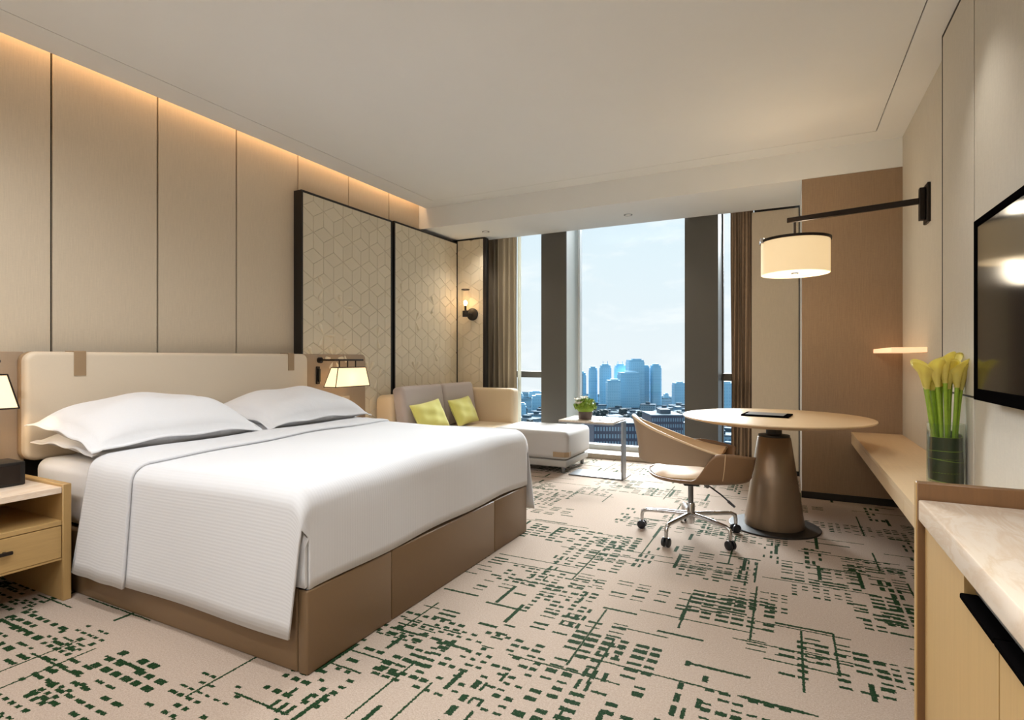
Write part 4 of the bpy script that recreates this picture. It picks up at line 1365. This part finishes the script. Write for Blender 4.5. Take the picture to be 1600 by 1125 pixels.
F_ = 854.
def ground_point(u, depth):
    """place in the city seen at column u at a given distance along the view"""
    a = (u - 800) / F_
    return (depth * (-math.sin(YAW) + a * math.cos(YAW)), depth * (math.cos(YAW) + a * math.sin(YAW)))
def top_z(v, depth): return 1.15 + (560 - v) / F_ * depth

def tower(label, u0, u1, v_top, depth, mat, style, group='far towers'):
    (xa, ya), (xb, yb) = ground_point(u0, depth), ground_point(u1, depth)
    wd = math.hypot(xb - xa, yb - ya)
    cx, cy = (xa + xb) / 2, (ya + yb) / 2
    ang = math.atan2(yb - ya, xb - xa)
    zt = top_z(v_top, depth)
    r = thing('tower', label, 'building', (cx, cy, GZ), group)
    T = Matrix.Translation((cx, cy, 0)) @ Matrix.Rotation(ang, 4, 'Z')
    h = wd / 2
    bm = BM(); t = bmesh.new()
    if style == 'round':
        pl = round_rect(-h, h, -h, h, h * .55, 6)
        prism(t, pl, 'z', GZ, zt - 5)
    else: box(t, -h, h, -h, h, GZ, zt - 4)
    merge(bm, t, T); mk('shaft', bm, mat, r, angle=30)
    bm = BM(); t = bmesh.new()
    if style == 'round': prism(t, round_rect(-h * .9, h * .9, -h * .9, h * .9, h * .55, 6), 'z', zt - 5, zt - 2); prism(t, round_rect(-h * .6, h * .6, -h * .6, h * .6, h * .4, 6), 'z', zt - 2, zt)
    else: box(t, -h * .94, h * .94, -h * .94, h * .94, zt - 4, zt - 1.5); box(t, -h * .4, h * .75, -h * .5, h * .5, zt - 1.5, zt)
    merge(bm, t, T); mk('roof_crown', bm, 'tower_haze_crown', r, smooth=False)
    # floor bands and upright piers
    nb = max(3, int((zt - GZ) / 14))
    bm = BM(); t = bmesh.new()
    for k in range(1, nb):
        z = GZ + (zt - 5 - GZ) * k / nb
        if style == 'round': prism(t, round_rect(-h - .15, h + .15, -h - .15, h + .15, h * .55, 6), 'z', z, z + .9)
        else: box(t, -h - .15, h + .15, -h - .15, h + .15, z, z + .9)
    merge(bm, t, T); o = mk('floor_bands', bm, 'tower_haze_crown', r, smooth=False); o['kind'] = 'stuff'
    return r, T, h, zt
D0 = 720
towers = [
    ('slim round topped tower at left edge of middle window', 900, 915.5, 580, 740, 'tower_haze_blue', 'round'),
    ('second round topped tower from the left of middle window', 920, 933, 572.5, 735, 'tower_haze_blue', 'round'),
    ('wide round topped tower with twin roof masts', 937, 954.5, 568.5, 725, 'tower_haze_blue', 'round'),
    ('round topped tower with masts behind the broad slab', 960, 978, 568.5, 752, 'tower_haze_blue', 'round'),
    ('tallest flat topped tower in the city skyline', 980, 1004, 560.5, 715, 'tower_haze_blue', 'flat'),
    ('broad lower glass slab before the tallest tower', 967, 996, 580, 690, 'tower_haze_deep', 'flat'),
    ('low wide tower filling gap left of broad slab', 948, 968, 592, 660, 'tower_haze_blue', 'flat'),
    ('narrow tower stuck to right of tallest tower', 1003, 1013.5, 570.5, 722, 'tower_haze_deep', 'flat'),
    ('straight sided tower standing alone at right', 1016, 1032.5, 568.5, 718, 'tower_haze_blue', 'round'),
    ('tiny pale far tower right of the straight tower', 1037, 1044, 614, 840, 'tower_haze_pale', 'flat'),
    ('shortest pale far tower between two bigger ones', 1045.5, 1050, 620, 860, 'tower_haze_pale', 'flat'),
    ('slant topped tower near the right window column', 1052, 1068, 596, 700, 'tower_haze_deep', 'flat'),
    ('pale far tower at edge of left window', 801, 817, 613, 840, 'tower_haze_pale', 'flat'),
    ('broad pale far tower in left window', 826, 846, 610, 860, 'tower_haze_pale', 'flat'),
    ('darker nearer tower in the left window', 831, 850, 616, 620, 'tower_haze_deep', 'flat'),
    ('squat block low in the left window', 803, 822, 629, 560, 'tower_haze_deep', 'flat'),
    ('haze tinted tower seen in the right narrow window', 1122, 1142, 596, 560, 'tower_haze_deep', 'flat'),
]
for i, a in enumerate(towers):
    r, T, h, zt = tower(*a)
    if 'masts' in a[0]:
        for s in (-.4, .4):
            bm = BM(); t = bmesh.new(); tube(t, [(s * h, 0, zt - 1), (s * h, 0, zt + 3.5)], .35, 6); merge(bm, t, T); mk('mast', bm, 'tower_haze_crown', r)
# roofs of the lower town
rr = random.Random(21)
def low_block(u, depth, wd, dp, ht, mat):
    x, y = ground_point(u, depth)
    lab = '%s low town building seen through the %s window' % ('haze tinted grey' if mat == 'low_haze_grey' else 'haze tinted blue', 'left' if u < 870 else 'right' if u > 1100 else 'middle')
    r = thing('low_building', lab, 'building', (x, y, GZ), 'low town buildings')
    T = Matrix.Translation((x, y, 0)) @ Matrix.Rotation(rr.uniform(-.5, .5), 4, 'Z')
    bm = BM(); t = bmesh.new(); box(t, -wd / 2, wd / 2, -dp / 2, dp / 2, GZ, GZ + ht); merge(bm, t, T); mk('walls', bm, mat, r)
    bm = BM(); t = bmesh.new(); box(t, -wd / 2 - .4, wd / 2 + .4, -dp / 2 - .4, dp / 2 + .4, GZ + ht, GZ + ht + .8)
    box(t, -wd / 6, wd / 8, -dp / 6, dp / 5, GZ + ht + .8, GZ + ht + 3.2); merge(bm, t, T); mk('roof', bm, 'low_haze_roof', r, smooth=False)
spots = []
def free(u, d, rad):
    x, y = ground_point(u, d)
    for X, Y, q in taken:
        if math.hypot(x - X, y - Y) < rad + q: return False
    taken.append((x, y, rad)); return True
taken = [(o.location.x, o.location.y, 13) for o in COL.objects if o.name.startswith('tower')]
taken += [ground_point(u, 262) + (9,) for u in range(926, 1003, 6)] + [ground_point(u, 312) + (14,) for u in range(1016, 1071, 6)]
for k in range(260):
    dpt = rr.choice((330, 370, 420, 470, 520, 580, 640))
    u = rr.choice((rr.uniform(800, 848), rr.uniform(900, 1072), rr.uniform(900, 1072), rr.uniform(900, 1072), rr.uniform(1120, 1142)))
    dpt += rr.uniform(-20, 20); bw, bd = rr.uniform(12, 26), rr.uniform(10, 18)
    if len(spots) >= 70 or not free(u, dpt, math.hypot(bw, bd) * .5): continue
    spots.append(u)
    low_block(u, dpt, bw, bd, rr.uniform(5, 13) * (1.0 if dpt < 450 else .6), rr.choice(('low_haze_blue', 'low_haze_grey', 'low_haze_blue')))
def tree(u, depth, rad, ht):
    x, y = ground_point(u, depth)
    r = thing('street_tree', 'dark tree crown among town roofs in the %s window' % ('left' if u < 870 else 'right' if u > 1100 else 'middle'), 'tree', (x, y, GZ), 'town trees')
    bm = BM(); bmesh.ops.create_icosphere(bm, subdivisions=3, radius=1)
    s = rr.uniform(0, 9)
    for v in bm.verts:
        n = 1 + .22 * math.sin(5 * v.co.x + s) * math.sin(4 * v.co.y - s) + .15 * math.sin(9 * v.co.z + 7 * v.co.x + s)
        v.co = Vector((x + v.co.x * rad * n, y + v.co.y * rad * n, GZ + ht - rad * .8 + v.co.z * rad * .8 * n))
    mk('crown', bm, 'tree_crown', r, angle=80)
    bm = BM(); tube(bm, [(x, y, GZ), (x, y, GZ + ht - rad)], [.5, .3], 6); mk('trunk', bm, 'pot', r)
planted = 0
for k in range(400):
    u, dpt, rad = rr.choice((rr.uniform(800, 848), rr.uniform(900, 1072), rr.uniform(920, 1072), rr.uniform(1120, 1142))), rr.uniform(300, 600), rr.uniform(3, 6)
    if planted < 40 and free(u, dpt, rad * 1.5): tree(u, dpt, rad, rr.uniform(7, 12)); planted += 1
# the town goes on to both sides of what the windows frame
bm = BM()
for k in range(420):
    u = rr.choice((rr.uniform(640, 795), rr.uniform(850, 897), rr.uniform(1076, 1117), rr.uniform(1148, 1330)))
    dpt, bw, bd = rr.uniform(320, 780), rr.uniform(12, 26), rr.uniform(10, 18)
    if not free(u, dpt, math.hypot(bw, bd) * .5): continue
    x, y = ground_point(u, dpt); t = bmesh.new()
    ht = rr.uniform(5, 12) if rr.random() < .9 or dpt < 600 else rr.uniform(30, 55)
    box(t, -bw / 2, bw / 2, -bd / 2, bd / 2, GZ, GZ + ht); box(t, -bw / 6, bw / 8, -bd / 6, bd / 5, GZ + ht, GZ + ht + 2.4)
    merge(bm, t, Matrix.Translation((x, y, 0)) @ Matrix.Rotation(rr.uniform(-.5, .5), 4, 'Z'))
tb = tag(mk('town_blocks', bm, 'low_haze_blue', smooth=False), 'distant town blocks spreading beyond the edges of the windows', 'buildings')
tb['kind'] = 'stuff'
# nearer dark office block with windows
def office(label, u0, u1, v_top, depth, rows, cols):
    (xa, ya), (xb, yb) = ground_point(u0, depth), ground_point(u1, depth)
    wd = math.hypot(xb - xa, yb - ya); cx, cy = (xa + xb) / 2, (ya + yb) / 2
    ang = math.atan2(yb - ya, xb - xa); zt = top_z(v_top, depth)
    r = thing('office_block', label, 'building', (cx, cy, GZ))
    T = Matrix.Translation((cx, cy, 0)) @ Matrix.Rotation(ang, 4, 'Z')
    bm = BM(); t = bmesh.new(); box(t, -wd / 2, wd / 2, 0, 22, GZ, zt); merge(bm, t, T); mk('walls', bm, 'block_dark', r)
    bm = BM(); t = bmesh.new(); box(t, -wd / 2 - .3, wd / 2 + .3, -.3, 22.3, zt, zt + .6); box(t, -wd / 8, wd / 5, 6, 14, zt + .6, zt + 3); merge(bm, t, T); mk('roof', bm, 'low_haze_roof', r, smooth=False)
    cw = wd / cols
    for i in range(rows):
        for j in range(cols):
            x0 = -wd / 2 + cw * (j + .22); z1 = zt - 1.2 - i * 3.3
            bm = BM(); t = bmesh.new(); box(t, x0, x0 + cw * .56, -.12, .05, z1 - 1.9, z1); merge(bm, t, T); mk('window', bm, 'block_pane', r)
office('dark office block with rows of windows low in middle window', 1018, 1068, 650, 300, 5, 14)
office('long dark office block just above the window curb', 928, 1000, 663, 250, 4, 16)
